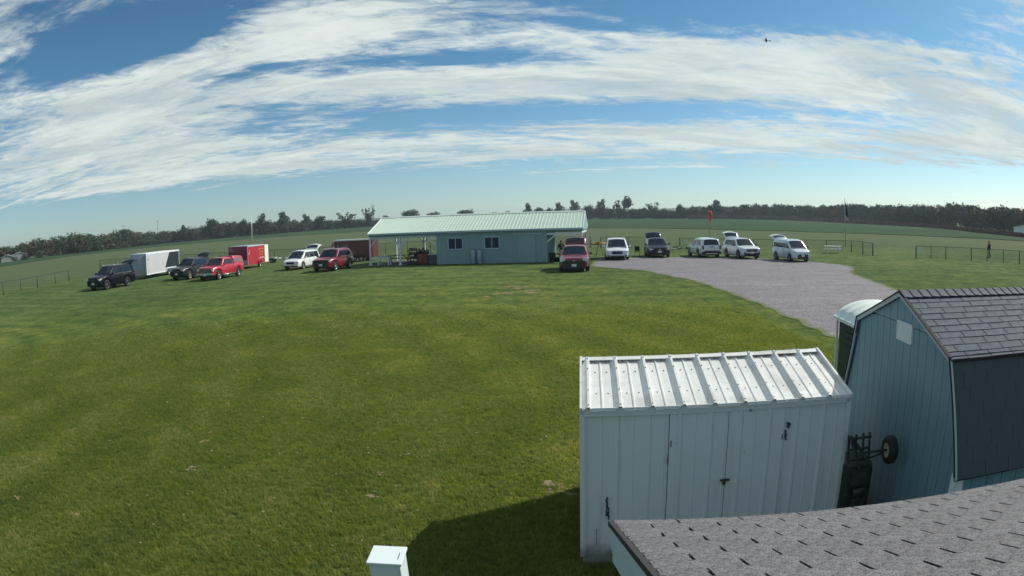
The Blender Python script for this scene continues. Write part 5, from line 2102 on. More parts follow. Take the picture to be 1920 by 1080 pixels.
# ------------------------------------------------------------------ poles
def flagpole():
    x, y = 38.7, 76.2
    o = thing('flagpole', 'tall pale flagpole with a dark flag hanging limp, right of the picnic table', 'flagpole', place(x, y))
    MB().tube([(0, 0, 0), (0, 0, 3.4), (0, 0, 6.1)], [.06, .05, .035], 10).obj('pole', mat('pole_pale', (.42, .46, .46), .4, .4), o)
    MB().lathe([(0, -.07), (.06, -.03), (.07, .0), (.05, .05), (0, .07)], 10, 'Z', (0, 0, 6.16)).obj('finial', CHROME, o)
    FB = mat('flag_dark', (.022, .026, .045), .9, 0, .1, 4)
    f = MB()
    def fn(u, v):
        z = 6.0 - 1.9 * v
        w_ = .05 + .42 * v ** .7
        return (.05 + w_ * u, .10 * sin(u * 9 + v * 3) * (.3 + v), z - .35 * u)
    f.grid(fn, 14, 12)
    f.obj('flag', FB, o)
    g = MB()
    g.grid(lambda u, v: (.05 + (.42 + .05 * v) * u, -.03 + .11 * sin(u * 9 + v * 3 + 3), 4.0 - .5 * v - .3 * u), 10, 5)
    g.obj('flag_lower_stripe', mat('flag_pale', (.40, .38, .40), .9), o)


def windsock():
    x, y = 27.0, 103.8
    o = thing('windsock', 'orange-red windsock drooping on a thin pole beyond the fence', 'windsock', place(x, y))
    MB().tube([(0, 0, 0), (0, 0, 4.75)], [.05, .035], 8).obj('pole', GALV, o)
    MB().lathe([(.26, -.01), (.28, .01), (.26, .03), (.24, .01)], 14, 'Z', (.05, 0, 4.55), closed=True).obj('ring', GALV, o)
    s = MB()
    pts = [(.08, 0, 4.6), (.28, 0, 4.35), (.34, 0, 3.9), (.30, .02, 3.5), (.24, .03, 3.2)]
    s.tube(pts, [.30, .32, .26, .20, .14], 12, cap=False)
    s.obj('sock', mat('windsock_red', (.62, .06, .035), .7, 0, .1, 2), o)
    t = MB()
    t.tube([(.24, .03, 3.24), (.22, .03, 3.0), (.25, .03, 2.78)], [.145, .12, .10], 12, cap=False)
    t.obj('sock_tip', mat('windsock_orange', (.60, .22, .10), .7), o)


def thin_pole():
    o = thing('antenna_mast', 'thin pale mast in the far field above the red cargo trailer', 'mast', place(-79.5, 164.7))
    MB().tube([(0, 0, 0), (0, 0, 8.2)], [.14, .10], 8).obj('pole', mat('mast_white', (.62, .66, .66), .5), o)
    MB().tube([(0, 0, 7.8), (.0, 0, 8.6)], [.05, .02], 6).obj('tip', GALV, o)


def mill():
    # small wind wheel above the trees left of the teal building
    x, y = -124.0, 470.0
    o = thing('wind_pump', 'distant lattice wind pump rising above the trees left of the teal building', 'wind pump', place(x, y))
    m = mat('pump_grey', (.08, .09, .10), .7)
    t = MB()
    for a in range(4):
        q = R(45 + 90 * a)
        t.beam((1.4 * cos(q), 1.4 * sin(q), 0), (.25 * cos(q), .25 * sin(q), 14.2), .16, .16)
    for z in (3, 6, 9, 12):
        r_ = 1.4 - 1.15 * z / 14.2
        for a in range(4):
            q, q2 = R(45 + 90 * a), R(135 + 90 * a)
            t.beam((r_ * cos(q), r_ * sin(q), z), (r_ * cos(q2), r_ * sin(q2), z), .12, .12)
    t.obj('tower', m, o)
    w_ = MB()
    for k in range(12):
        a = 2 * pi * k / 12
        w_.beam((cos(a) * .4, -.5, 14.6 + sin(a) * .4), (cos(a) * 1.9, -.5, 14.6 + sin(a) * 1.9), .08, .55, up=(0, 1, 0))
    w_.obj('wheel', m, o)
    MB().box((0, 1.6, 14.6), (.1, 1.4, 1.0)).obj('tail_vane', m, o)


flagpole()
windsock()
thin_pole()
mill()


# ------------------------------------------------------------------ model aircraft and gear
def model_plane(name, label, loc, rot, L=1.3, span=1.6, c1=(.02, .02, .022), c2=None, wing_c=None):
    o = thing(name, label, 'model plane', loc, 0, 'model planes')
    o.rotation_euler = rot
    m = mat('model_' + label[:8].replace(' ', '_'), c1, .5)
    wm = mat('modelw_' + label[:8].replace(' ', '_'), wing_c or c1, .5)
    MB().tube([(L * .5, 0, 0), (L * .42, 0, .0), (L * .2, 0, .01), (-L * .1, 0, .01), (-L * .5, 0, .04)], [.03, .075, .09, .07, .02], 10).obj('fuselage', m, o)
    w_ = MB()
    w_.prism([(L * .26, -span / 2), (L * .04, -span / 2), (-.0, 0), (L * .04, span / 2), (L * .26, span / 2), (L * .28, 0)], .05, .085, 'Z')
    w_.obj('wing', wm, o, bevel=.01)
    t = MB()
    t.prism([(-L * .38, -.27), (-L * .5, -.27), (-L * .52, 0), (-L * .5, .27), (-L * .38, .27)], .03, .045, 'Z')
    t.obj('tailplane', wm, o)
    MB().prism([(-L * .36, .04), (-L * .52, .04), (-L * .53, .26), (-L * .45, .26)], -.008, .008, 'Y').obj('fin', m, o)
    MB().box((L * .53, 0, 0), (.015, .03, .26)).obj('propeller', IRON, o)
    MB().lathe([(0, -.03), (.03, 0), (0, .05)], 8, 'X', (L * .53, 0, 0)).obj('spinner', IRON, o)
    for s in (1, -1):
        MB().tube([(L * .22, s * .06, -.04), (L * .24, s * .16, -.17)], .008, 5).obj('gear_leg', IRON, o)
    return o


model_plane('model_plane', 'small dark model plane flying high against the white cloud at upper right', (47.9, 126.1, 40.98), (R(-62), R(-6), R(172)), 1.45, 1.25)
model_plane('model_plane', 'yellow and orange model plane on a stand left of the white minivan', (5.35, 62.0, gh(5.35, 62) + 1.12), (R(12), 0, R(196)), 1.7, 1.7, (.62, .22, .08), wing_c=(.60, .52, .28))
st = thing('model_stand', 'thin folding stand holding the orange model plane', 'stand', place(5.35, 62.0))
for s_ in (-1, 1):
    MB().beam((s_ * .35, -.25, 0), (s_ * .1, .1, 1.05), .03, .03).obj('leg', IRON, st)
    MB().beam((s_ * .35, .25, 0), (s_ * .1, -.1, 1.05), .03, .03).obj('leg', IRON, st)
MB().box((0, 0, 1.03), (.7, .3, .03)).obj('top', IRON, st)
model_plane('model_plane', 'small white model plane on the grass left of the rear-facing white SUV', (13.6, 66.5, gh(13.6, 66.5) + .35), (0, R(8), R(150)), 1.1, 1.0, (.55, .58, .58))


def gear_box(label, x, y, sx, sy, sz, m, rz=0.0):
    o = thing('equipment_box', label, 'box', place(x, y), rz)
    MB().box((0, 0, sz / 2), (sx, sy, sz)).obj('body', m, o, bevel=.015)
    MB().box((0, 0, sz + .015), (sx + .02, sy + .02, .03)).obj('lid', m, o)
    MB().tube([(-sx * .25, 0, sz + .02), (-sx * .2, 0, sz + .12), (sx * .2, 0, sz + .12), (sx * .25, 0, sz + .02)], .015, 6).obj('handle', IRON, o)


gear_box('low black equipment box at the foot of the fence end post', 15.3, 73.6, .9, .5, .28, PLAST)
gear_box('small black equipment box beside the low one by the fence', 16.5, 73.2, .5, .4, .26, PLAST)
folding_chair('folding_chair', 'lone dark folding chair on the grass left of the blue-grey SUV', place(8.55, 59.3), R(-100), BLK_FAB)
gear_box('small dark box on grass at the gravel edge behind the second white SUV', 16.1, 61.0, .6, .4, .25, PLAST)


# ------------------------------------------------------------------ people
def skin_mesh(name, verts, edges, radii, m, sub=1, root=0):
    me = bpy.data.meshes.new(name)
    me.from_pydata(verts, edges, [])
    o = bpy.data.objects.new(name, me)
    COL.objects.link(o)
    o.modifiers.new('skin', 'SKIN')
    for i, v in enumerate(me.skin_vertices[0].data):
        v.radius = radii[i] if isinstance(radii[i], tuple) else (radii[i], radii[i])
        v.use_root = (i == root)
    sb = o.modifiers.new('sub', 'SUBSURF')
    sb.levels = sb.render_levels = sub
    dg = bpy.context.evaluated_depsgraph_get()
    me2 = bpy.data.meshes.new_from_object(o.evaluated_get(dg))
    bpy.data.objects.remove(o)
    bpy.data.meshes.remove(me)
    me2.name = name
    me2.materials.clear()
    me2.materials.append(m)
    for p in me2.polygons: p.use_smooth = True
    return me2


SKIN = mat('skin_tone', (.34, .19, .13), .6, 0, .05, 6)


def person(label, loc, head, pose, coat, trousers, hat, shoes=PLAST, skirt=None):
    """pose: joint positions (x forward, y left, z up) for an adult 1.76 m tall"""
    J = dict(pelvis=(0, 0, .95), waist=(0, 0, 1.10), chest=(.0, 0, 1.30), neck=(.01, 0, 1.49), skull=(.03, 0, 1.58), crown=(.03, 0, 1.70),
             ls=(0, .19, 1.42), rs=(0, -.19, 1.42), le=(-.05, .26, 1.14), re=(.05, -.26, 1.14), lw=(.05, .27, .90), rw=(.18, -.25, .92),
             lh=(0, .10, .91), rh=(0, -.10, .91), lk=(.10, .11, .50), rk=(-.06, -.11, .50), la=(.06, .11, .09), ra=(-.28, -.11, .13), lt=(.22, .12, .03), rt=(-.14, -.12, .03))
    J.update(pose)
    names = ['pelvis', 'waist', 'chest', 'neck', 'skull', 'crown', 'ls', 'rs', 'le', 're', 'lw', 'rw', 'lh', 'rh', 'lk', 'rk', 'la', 'ra', 'lt', 'rt']
    V = [J[n] for n in names]
    idx = {n: i for i, n in enumerate(names)}
    E = [('pelvis', 'waist'), ('waist', 'chest'), ('chest', 'neck'), ('neck', 'skull'), ('skull', 'crown'), ('chest', 'ls'), ('chest', 'rs'), ('ls', 'le'), ('rs', 're'), ('le', 'lw'), ('re', 'rw'),
         ('pelvis', 'lh'), ('pelvis', 'rh'), ('lh', 'lk'), ('rh', 'rk'), ('lk', 'la'), ('rk', 'ra'), ('la', 'lt'), ('ra', 'rt')]
    rad = dict(pelvis=(.13, .10), waist=(.13, .10), chest=(.15, .11), neck=.055, skull=.085, crown=.075, ls=.065, rs=.065, le=.045, re=.045, lw=.032, rw=.032, lh=.085, rh=.085, lk=.06, rk=.06, la=.042, ra=.042, lt=.035, rt=.035)
    ed = [(idx[a], idx[c]) for a, c in E]
    R_ = [rad[n] for n in names]
    # fingers on each hand: short chains rooted in the palm
    for h, e in (('lw', 'le'), ('rw', 're')):
        w_ = Vector(J[h])
        d = (w_ - Vector(J[e])).normalized()
        palm = w_ + d * .07
        V.append(tuple(palm)); R_.append((.030, .016)); pi_ = len(V) - 1
        ed.append((idx[h], pi_))
        fw = Vector((1, 0, 0))
        for k, (off, ln) in enumerate(((.024, .075), (.008, .085), (-.008, .08), (-.024, .065))):
            a = palm + d * .03 + fw * off
            c = a + d * ln + Vector((.012, 0, 0))
            V += [tuple(a), tuple(c)]
            R_ += [.009, .007]
            ed += [(pi_, len(V) - 2), (len(V) - 2, len(V) - 1)]
        a = palm + fw * .035
        V.append(tuple(a + d * .04)); R_.append(.009); ed.append((pi_, len(V) - 1))
    body = bpy.data.objects.new('person', skin_mesh('person', V, ed, R_, SKIN, 1))
    COL.objects.link(body)
    body.location = loc
    body.rotation_euler = (0, 0, R(head))
    tag(body, label, 'person')
    def part(nm, ns, es, rr, m):
        pts = [J[n] for n in ns]
        me = skin_mesh(nm, pts, [(ns.index(a), ns.index(c)) for a, c in es], rr, m, 1)
        o = bpy.data.objects.new(nm, me)
        COL.objects.link(o)
        o.parent = body
        return o
    part('jacket', ['waist', 'pelvis', 'chest', 'neck', 'ls', 'rs', 'le', 're', 'lw', 'rw'], [('pelvis', 'waist'), ('waist', 'chest'), ('chest', 'neck'), ('chest', 'ls'), ('chest', 'rs'), ('ls', 'le'), ('rs', 're'), ('le', 'lw'), ('re', 'rw')],
         [(.165, .125), (.165, .125), (.18, .13), .06, .08, .08, .06, .06, .043, .043], coat)
    part('trousers', ['pelvis', 'lh', 'rh', 'lk', 'rk', 'la', 'ra'], [('pelvis', 'lh'), ('pelvis', 'rh'), ('lh', 'lk'), ('rh', 'rk'), ('lk', 'la'), ('rk', 'ra')],
         [(.15, .12), .105, .105, .08, .08, .06, .06], trousers)
    for a, t in (('la', 'lt'), ('ra', 'rt')):
        A_, T_ = Vector(J[a]), Vector(J[t])
        MB().tube([A_ + Vector((-.07, 0, -.03)), A_ + Vector((0, 0, -.02)), T_, T_ + Vector((.04, 0, 0))], [.04, .052, .046, .03], 8).obj('shoe', shoes, body)
    c = Vector(J['skull'])
    # face: nose, eyes, mouth
    MB().tube([c + Vector((.085, 0, .04)), c + Vector((.115, 0, .01)), c + Vector((.085, 0, .0))], [.008, .014, .008], 6).obj('nose', SKIN, body)
    MB().box(c + Vector((.083, .032, .045)), (.01, .025, .01)).obj('eye', PLAST, body)
    MB().box(c + Vector((.083, -.032, .045)), (.01, .025, .01)).obj('eye', PLAST, body)
    MB().box(c + Vector((.082, 0, -.035)), (.01, .045, .008)).obj('mouth', mat('lip', (.25, .08, .07), .6), body)
    for s in (1, -1):
        MB().tube([c + Vector((0, s * .085, .0)), c + Vector((0, s * .095, .03))], .014, 6).obj('ear', SKIN, body)
    MB().lathe([(.098, .05), (.104, .08), (.098, .12), (.07, .155), (0, .17)], 14, 'Z', tuple(c + Vector((-.005, 0, 0)))).obj('cap', hat, body)
    MB().prism([(.05, -.07), (.17, -.05), (.17, .05), (.05, .07)], c.z + .062, c.z + .074, 'Z').obj('cap_peak', hat, body)
    return body


DK = mat('cloth_dark', (.018, .022, .03), .9, 0, .1, 6)
person('person in dark clothes walking left behind the right-hand fence', place(46.1, 53.4), 165, {}, DK, mat('cloth_black', (.012, .014, .02), .9), DK)
person('person in dark jacket and red cap standing in the right open bay', pav_w(16.75, .75, .03), -95,
       dict(lk=(.03, .10, .50), rk=(.02, -.10, .50), la=(0, .11, .09), ra=(0, -.11, .09), lt=(.15, .12, .03), rt=(.15, -.12, .03), rw=(.12, -.27, 1.0)), mat('cloth_charcoal', (.035, .045, .055), .9), mat('cloth_pale', (.42, .40, .42), .9), mat('cap_red', (.30, .05, .07), .8))

# ------------------------------------------------------------------ trees
def leaf_mat(name, c0, c1, c2):
    def fn(b, co, col):
        oi = b.node('ShaderNodeObjectInfo')
        n = b.noise(co, .32, 4, .6)
        n2 = b.noise(co, 2.2, 3, .7)
        t = b.m('ADD', b.m('MULTIPLY', n, .65), b.m('MULTIPLY', n2, .35))
        c = b.ramp(t, [(.30, c0), (.5, c1), (.72, c2)])
        return b.vm('SCALE', c, b.lin(oi.outputs['Random'], 0, 1, .75, 1.25))
    return mat(name, (.05, .07, .03), .75, 0, .05, 1.0, spec=.2, fn=fn)


LEAF_A = leaf_mat('leaves_dark', (.018, .032, .018), (.034, .056, .030), (.060, .086, .040))
LEAF_B = leaf_mat('leaves_mid', (.024, .040, .020), (.052, .072, .032), (.095, .112, .048))
LEAF_C = leaf_mat('leaves_autumn_sunlit', (.040, .036, .020), (.075, .062, .032), (.11, .10, .045))  # autumn tone, lightened in the colour to stand for sunlit crown sides
BARK = mat('bark', (.055, .045, .038), .9, 0, .2, 3)


def crown_mesh(seed, style, n_leaf=760):
    """unit tree: height 1, crown width about 1 (scaled on use); returns (leaf MB, wood MB)"""
    rng = random.Random(seed)
    lobes = []
    if style == 'round':
        for i in range(9):
            a, r_ = rng.uniform(0, 2 * pi), rng.uniform(.05, .26)
            lobes.append((r_ * cos(a), r_ * sin(a), rng.uniform(.36, .74), rng.uniform(.17, .27)))
        lobes.append((0, 0, .55, .34))
    elif style == 'ragged':
        for i in range(15):
            a, z = rng.uniform(0, 2 * pi), rng.uniform(.24, .90)
            r_ = rng.uniform(.08, .40) * (1.15 - .75 * z)
            lobes.append((r_ * cos(a), r_ * sin(a), z, rng.uniform(.09, .17)))
        lobes.append((0, 0, .46, .27))
        lobes.append((.03, 0, .70, .17))
    elif style == 'sparse':
        for i in range(7):
            a = 2 * pi * i / 7 + rng.uniform(-.3, .3)
            for q in range(4):
                z = .34 + .56 * (q / 3) * rng.uniform(.75, 1.0)
                r_ = (.06 + .36 * q / 3) * rng.uniform(.7, 1.1)
                lobes.append((r_ * cos(a), r_ * sin(a), z, .150 - .018 * q))
        lobes.append((0, 0, .36, .22))
    elif style == 'split':
        for i in range(8):
            a, r_ = rng.uniform(0, 2 * pi), rng.uniform(.0, .16)
            lobes.append((.16 + r_ * cos(a), r_ * sin(a), rng.uniform(.50, .84), rng.uniform(.12, .20)))
        for i in range(5):
            lobes.append((-.30 + rng.uniform(-.1, .12), rng.uniform(-.1, .1), rng.uniform(.40, .66), rng.uniform(.08, .14)))
        lobes.append((-.1, 0, .30, .16))
    else:   # bushy, down to the ground
        for i in range(11):
            a, r_ = rng.uniform(0, 2 * pi), rng.uniform(.1, .36)
            lobes.append((r_ * cos(a), r_ * sin(a), rng.uniform(.16, .66), rng.uniform(.18, .28)))
        lobes.append((0, 0, .62, .32))
    tot = sum(l[3] ** 2 for l in lobes)
    leaf = MB()
    for (lx, ly, lz, lr) in lobes:
        k = int(n_leaf * lr * lr / tot)
        for i in range(k):
            d = Vector((rng.gauss(0, 1), rng.gauss(0, 1), rng.gauss(0, 1))).normalized()
            rr = lr * (rng.uniform(.55, 1.0) ** .6) * (1 + .25 * noise.noise(d * 2.2 + Vector((seed, lx * 5, lz * 5))))
            c = Vector((lx, ly, lz)) + Vector((d.x * rr, d.y * rr, d.z * rr * .85))
            if c.z > 1: c.z = 1 - (c.z - 1) * .5
            s_ = rng.uniform(.026, .052)
            nrm = (d + Vector((rng.gauss(0, .5), rng.gauss(0, .5), rng.gauss(0, .5)))).normalized()
            t = nrm.orthogonal().normalized()
            bt = nrm.cross(t)
            a0 = rng.uniform(0, 2 * pi)
            pts = []
            for q in range(4):
                a = a0 + q * pi / 2
                r2 = s_ * rng.uniform(.7, 1.3)
                pts.append(c + t * cos(a) * r2 + bt * sin(a) * r2 * .8 + nrm * rng.uniform(-.3, .3) * s_)
            leaf.add(pts, [(0, 1, 2, 3)])
    wood = MB()
    base = .035 if style != 'bushy' else .03
    wood.tube([(0, 0, -.02), (.004, .0, .2), (0, .01, .45), (.01, 0, .66)], [base, base * .75, base * .5, base * .2], 7)
    for (lx, ly, lz, lr) in (lobes if style == 'sparse' else lobes[:10]):
        z0 = max(.14, lz * .45)
        wood.tube([(0, 0, z0), (lx * .5, ly * .5, z0 + (lz - z0) * .6), (lx, ly, lz)], [base * .5, base * .36, base * .16], 5, cap=False)
    return leaf, wood


VAR = {}
for st_, seeds in (('round', (1, 2, 3)), ('ragged', (11, 12)), ('sparse', (21, 22)), ('split', (31,)), ('bushy', (41, 42, 43))):
    for sd_ in seeds:
        lf, wd = crown_mesh(sd_, st_)
        VAR.setdefault(st_, []).append((lf, wd, lf.data('crown', LEAF_A, False), wd.data('trunk', BARK)))


def tree(x, y, h, w_, style, k, m, label, rz=0.0, group=None):
    lf, wd, lm, tm = VAR[style][k % len(VAR[style])]
    o = thing('tree', label, 'tree', (x, y, gh(x, y) - .1), rz, 'trees along the edge of the fields')
    key = lm.name + m.name
    if key not in VAR:
        q = lm.copy()
        q.materials.clear()
        q.materials.append(m)
        VAR[key] = q
    f = w_ / .92 * (1.35 if style == 'ragged' else 1)
    inst(VAR[key], 'crown', o, (0, 0, 0), 0, (f, f, h))
    inst(tm, 'trunk', o, (0, 0, 0), 0, (max(h * .8, f * .7), max(h * .8, f * .7), h))
    return o


ST = {0: 'round', 1: 'ragged', 2: 'sparse', 3: 'split'}
TREES = [
    (-230.5, 293.2, 13.0, 14.5, 0, LEAF_A, 'broad dark tree standing highest in the left hedgerow above the grey trailer'),
    (-234.2, 349.8, 9.8, 5.5, 0, LEAF_B, 'narrow pale green tree poking up right of the broad dark one'),
    (-225.2, 358.8, 11.2, 7.0, 1, LEAF_A, 'small dark tree between the narrow pale one and the tall clump above the red pickup'),
    (-210.1, 372.7, 16.2, 12.5, 0, LEAF_A, 'tall rounded tree in the left line above the bright red pickup'),
    (-199.1, 382.1, 13.5, 8.5, 0, LEAF_B, 'mid green rounded tree right of the tall one above the red pickup'),
    (-192.8, 387.2, 13.6, 8.5, 0, LEAF_A, 'round-topped tree just left of the thin pale mast'),
    (-182.8, 394.9, 14.8, 9.0, 1, LEAF_A, 'ragged tree just right of the thin pale mast'),
    (-173.2, 411.5, 16.0, 11.5, 1, LEAF_A, 'spiky dark tree above the bright red cargo trailer'),
    (-163.3, 431.0, 12.6, 7.0, 1, LEAF_B, 'small ragged tree left of a wider one above the white minivan'),
    (-157.3, 441.8, 12.6, 11.0, 0, LEAF_A, 'wide dark tree above the cream white minivan'),
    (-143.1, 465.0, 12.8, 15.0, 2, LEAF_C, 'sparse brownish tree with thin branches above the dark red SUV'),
    (-130.7, 482.7, 15.6, 10.5, 2, LEAF_A, 'thin-branched tree just left of the teal building roof corner'),
    (-118.0, 487.6, 9.6, 7.5, 0, LEAF_B, 'low rounded tree over the left end of the roof ridge'),
    (-100.6, 493.7, 14.4, 16.5, 0, LEAF_A, 'dark dome-shaped tree rising over the left third of the roof ridge'),
    (-82.0, 499.5, 10.6, 13.0, 0, LEAF_B, 'low mid green tree over the ridge left of the long flat-domed one'),
    (-58.7, 505.7, 11.8, 19.5, 0, LEAF_A, 'long flat-domed tree over the middle of the roof ridge'),
    (-36.3, 510.5, 9.2, 9.0, 0, LEAF_B, 'low tree right of the long flat-domed one behind the ridge'),
    (-26.5, 512.3, 9.0, 11.0, 0, LEAF_A, 'low dark tree behind the ridge above the right window'),
    (-10.7, 514.7, 13.6, 8.5, 1, LEAF_A, 'leftmost tall ragged tree of the clump over the right half of the ridge'),
    (-1.5, 515.9, 12.6, 10.5, 0, LEAF_B, 'second tree from the left of the clump over the right half of the ridge'),
    (5.9, 516.8, 11.2, 8.0, 0, LEAF_A, 'third tree of the clump over the right half of the ridge'),
    (13.6, 517.5, 14.4, 10.0, 1, LEAF_A, 'rightmost and highest tree of the clump over the right half of the ridge'),
    (25.8, 518.5, 15.4, 8.0, 1, LEAF_A, 'lone ragged tree over the right end of the roof ridge'),
    (36.9, 515.5, 13.0, 10.5, 0, LEAF_B, 'round tree just right of the roof end above the hedge'),
    (45.5, 507.7, 15.4, 8.0, 1, LEAF_A, 'pointed tree above the white minivan on the gravel'),
    (61.2, 492.5, 18.6, 16.0, 3, LEAF_A, 'tallest tree with a leaning side branch and a gap under its crown'),
    (75.0, 477.6, 9.8, 5.0, 0, LEAF_B, 'small tree right of the tallest one above the blue-grey SUV'),
    (79.7, 472.3, 12.4, 10.5, 2, LEAF_A, 'spiky thin tree above the hedge between the blue-grey and rear-facing SUVs'),
    (96.3, 452.2, 12.8, 7.0, 0, LEAF_A, 'small round-headed tree left of the windsock'),
    (119.8, 441.3, 13.8, 12.5, 1, LEAF_A, 'dark bushy tree with a side branch right behind the windsock'),
    (143.0, 439.4, 12.2, 7.5, 0, LEAF_B, 'round crown standing up from the wood above the second white SUV'),
    (183.0, 425.0, 13.0, 14.0, 0, LEAF_A, 'broad dark tree above the silver white van'),
]
for i, (x, y, h, w_, s_, m_, lb) in enumerate(TREES):
    tree(x, y, h * (.95 if x < -120 else 1), w_, ST[s_], i, m_, lb, i * 1.3 if s_ != 3 else R(-10))


def wood_mass(name, label, line, wfac, depth, mats, seed, step=.55, styles=('bushy', 'round')):
    """a hedgerow or wood edge that reads as one mass: overlapping crowns joined into one mesh"""
    rng = random.Random(seed)
    mb = MB()
    idx = []
    rows = depth
    for r_ in range(rows):
        for (x0, y0, h0), (x1, y1, h1) in zip(line, line[1:]):
            a, c = Vector((x0, y0)), Vector((x1, y1))
            L = (c - a).length
            n = max(1, int(L / (wfac * step)))
            for k in range(n):
                t = (k + rng.random()) / n
                p = a.lerp(c, t)
                out = p.normalized()
                p = p + out * (r_ * 7 + rng.uniform(0, 5))
                h = (h0 + (h1 - h0) * t) * rng.uniform(.92, 1.24) * (1 + .02 * r_)
                w_ = wfac * rng.uniform(.75, 1.35)
                lf = VAR[rng.choice(styles)][rng.randrange(3)][0]
                o = len(mb.v)
                g = gh(p.x, p.y) - .2
                ca, sa = cos(rng.uniform(0, 6.28)), 0
                ang = rng.uniform(0, 6.28)
                ca, sa = cos(ang), sin(ang)
                mb.v += [(p.x + (vx * ca - vy * sa) * w_, p.y + (vx * sa + vy * ca) * w_, g + max(0, vz) * h * 1.02) for vx, vy, vz in lf.v]
                mb.f += [tuple(q + o for q in f) for f in lf.f]
                mi = rng.choices(range(len(mats)), [3, 2, 1.6][:len(mats)])[0]
                idx += [mi] * len(lf.f)
                mb.s += [False] * len(lf.f)
    me = mb.data(name, None, False)
    for m in mats: me.materials.append(m)
    me.polygons.foreach_set('material_index', idx)
    o = bpy.data.objects.new(name, me)
    COL.objects.link(o)
    tag(o, label, 'wood', None, 'stuff')
    return o


W1 = [(-190, 135, 6.5), (-210, 160, 6.5), (-224.4, 183.6, 6.2), (-224, 195.9, 6.3), (-222.2, 207.9, 8.2), (-221, 216.5, 8.1), (-219, 228.2, 9.2), (-217.6, 240, 9.2), (-222.6, 257.4, 7.5), (-226, 270.8, 8.4), (-228.6, 283, 9.5), (-232.1, 301.9, 9.0), (-235.3, 324, 8.0), (-236.9, 338.9, 7.8), (-229.4, 354.7, 7.4), (-219.7, 364.1, 9.2), (-213.9, 369.3, 10.4), (-203.8, 378.2, 10.2), (-189, 390.2, 9.6), (-178.9, 399.5, 9.2), (-166.8, 424.6, 7.8), (-150.3, 453.9, 6.6), (-131.3, 482.5, 5.4), (-118, 488, 5.4)]
W0 = [(-118, 488, 5.6), (-88, 497.7, 6.2), (-47.8, 508.2, 6.6), (-6.7, 515.3, 7.0), (32.8, 519, 7.6)]
W2A = [(32.8, 519, 8.6), (46.9, 506.3, 8.7), (65.2, 488.1, 8.0), (88.7, 461.6, 7.4), (101, 445.9, 7.8)]
W2B = [(96, 452, 7.8), (111.6, 441.7, 8.4), (134.8, 440.2, 9.0), (150.4, 438.5, 10.4), (166.2, 436.2, 10.8), (182.1, 433.3, 10.6), (190, 408.5, 10.4), (192, 392, 10.8), (193, 359.5, 11.8), (193, 344, 10.9), (192, 315, 10.4), (190, 280, 10.6), (187, 248, 10.8), (184, 224, 10.2), (180, 199, 9.6), (176, 181, 8.8), (173, 169, 8.2), (168, 150, 7.6), (165, 138, 7.2)]
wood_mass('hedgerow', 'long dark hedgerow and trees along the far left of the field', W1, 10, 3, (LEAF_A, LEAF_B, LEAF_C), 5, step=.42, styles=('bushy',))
wood_mass('hedgerow', 'low hedge line behind the ridge of the teal building', W0, 9, 1, (LEAF_A, LEAF_B), 6)
wood_mass('hedgerow', 'level dark hedge at the field end right of the teal building', W2A, 8, 2, (LEAF_A, LEAF_A), 7, styles=('bushy',))
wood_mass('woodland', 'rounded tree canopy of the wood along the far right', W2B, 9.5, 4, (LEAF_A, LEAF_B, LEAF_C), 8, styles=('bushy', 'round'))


# standing corn strip in front of the right-hand wood
def corn():
    line = [(97.6, 431.9, 3.0), (136.5, 421.4, 3.0), (166, 414, 2.9), (180, 385, 2.8), (176, 300, 2.2), (162.3, 229.7, 1.7), (148, 192, 1.5), (129.9, 157, 1.25), (115.5, 119.1, 1.2), (108, 98, 1.2)]
    rng = random.Random(3)
    mb = MB()
    for (x0, y0, h0), (x1, y1, h1) in zip(line, line[1:]):
        a, c = Vector((x0, y0)), Vector((x1, y1))
        n = int((c - a).length / .55)
        for k in range(n):
            for r_ in range(9):
                t = (k + rng.random()) / n
                p = a.lerp(c, t)
                p = p + p.normalized() * (r_ * .9 + rng.uniform(-.3, .3))
                h = (h0 + (h1 - h0) * t) * rng.uniform(.75, 1.08)
                g = gh(p.x, p.y)
                ang = rng.uniform(0, pi)
                dx, dy = cos(ang) * .22, sin(ang) * .22
                mb.add([(p.x - dx * .4, p.y - dy * .4, g), (p.x + dx * .4, p.y + dy * .4, g), (p.x + dx * 1.3, p.y + dy * 1.3, g + h * .7), (p.x, p.y, g + h), (p.x - dx * 1.3, p.y - dy * 1.3, g + h * .65)], [(0, 1, 2, 3, 4)])
    o = mb.obj('corn_strip', mat('dry_corn', (.135, .085, .068), .85, 0, .25, .25, spec=.15), None, recalc=False)
    tag(o, 'strip of dry brown corn between the green field and the right-hand wood', 'corn', None, 'stuff')


corn()


# distant hills
def hills():
    mb = MB()
    def fn(u, v):
        a = R(-40 + 68 * u)
        D = 1900 + 900 * v
        h = (30 + 9 * sin(a * 9) + 6 * sin(a * 23 + 1)) * sin(pi * min(1, v * .9 + .05)) * smst(u, 0, .2) * smst(1 - u, 0, .12)
        return (D * sin(a), D * cos(a), gh(D * sin(a), D * cos(a)) + h - 2)
    mb.grid(fn, 90, 8)
    o = mb.obj('hills', mat('hill_wood', (.050, .070, .040), .9, 0, .2, .01))
    tag(o, kind='structure')


hills()


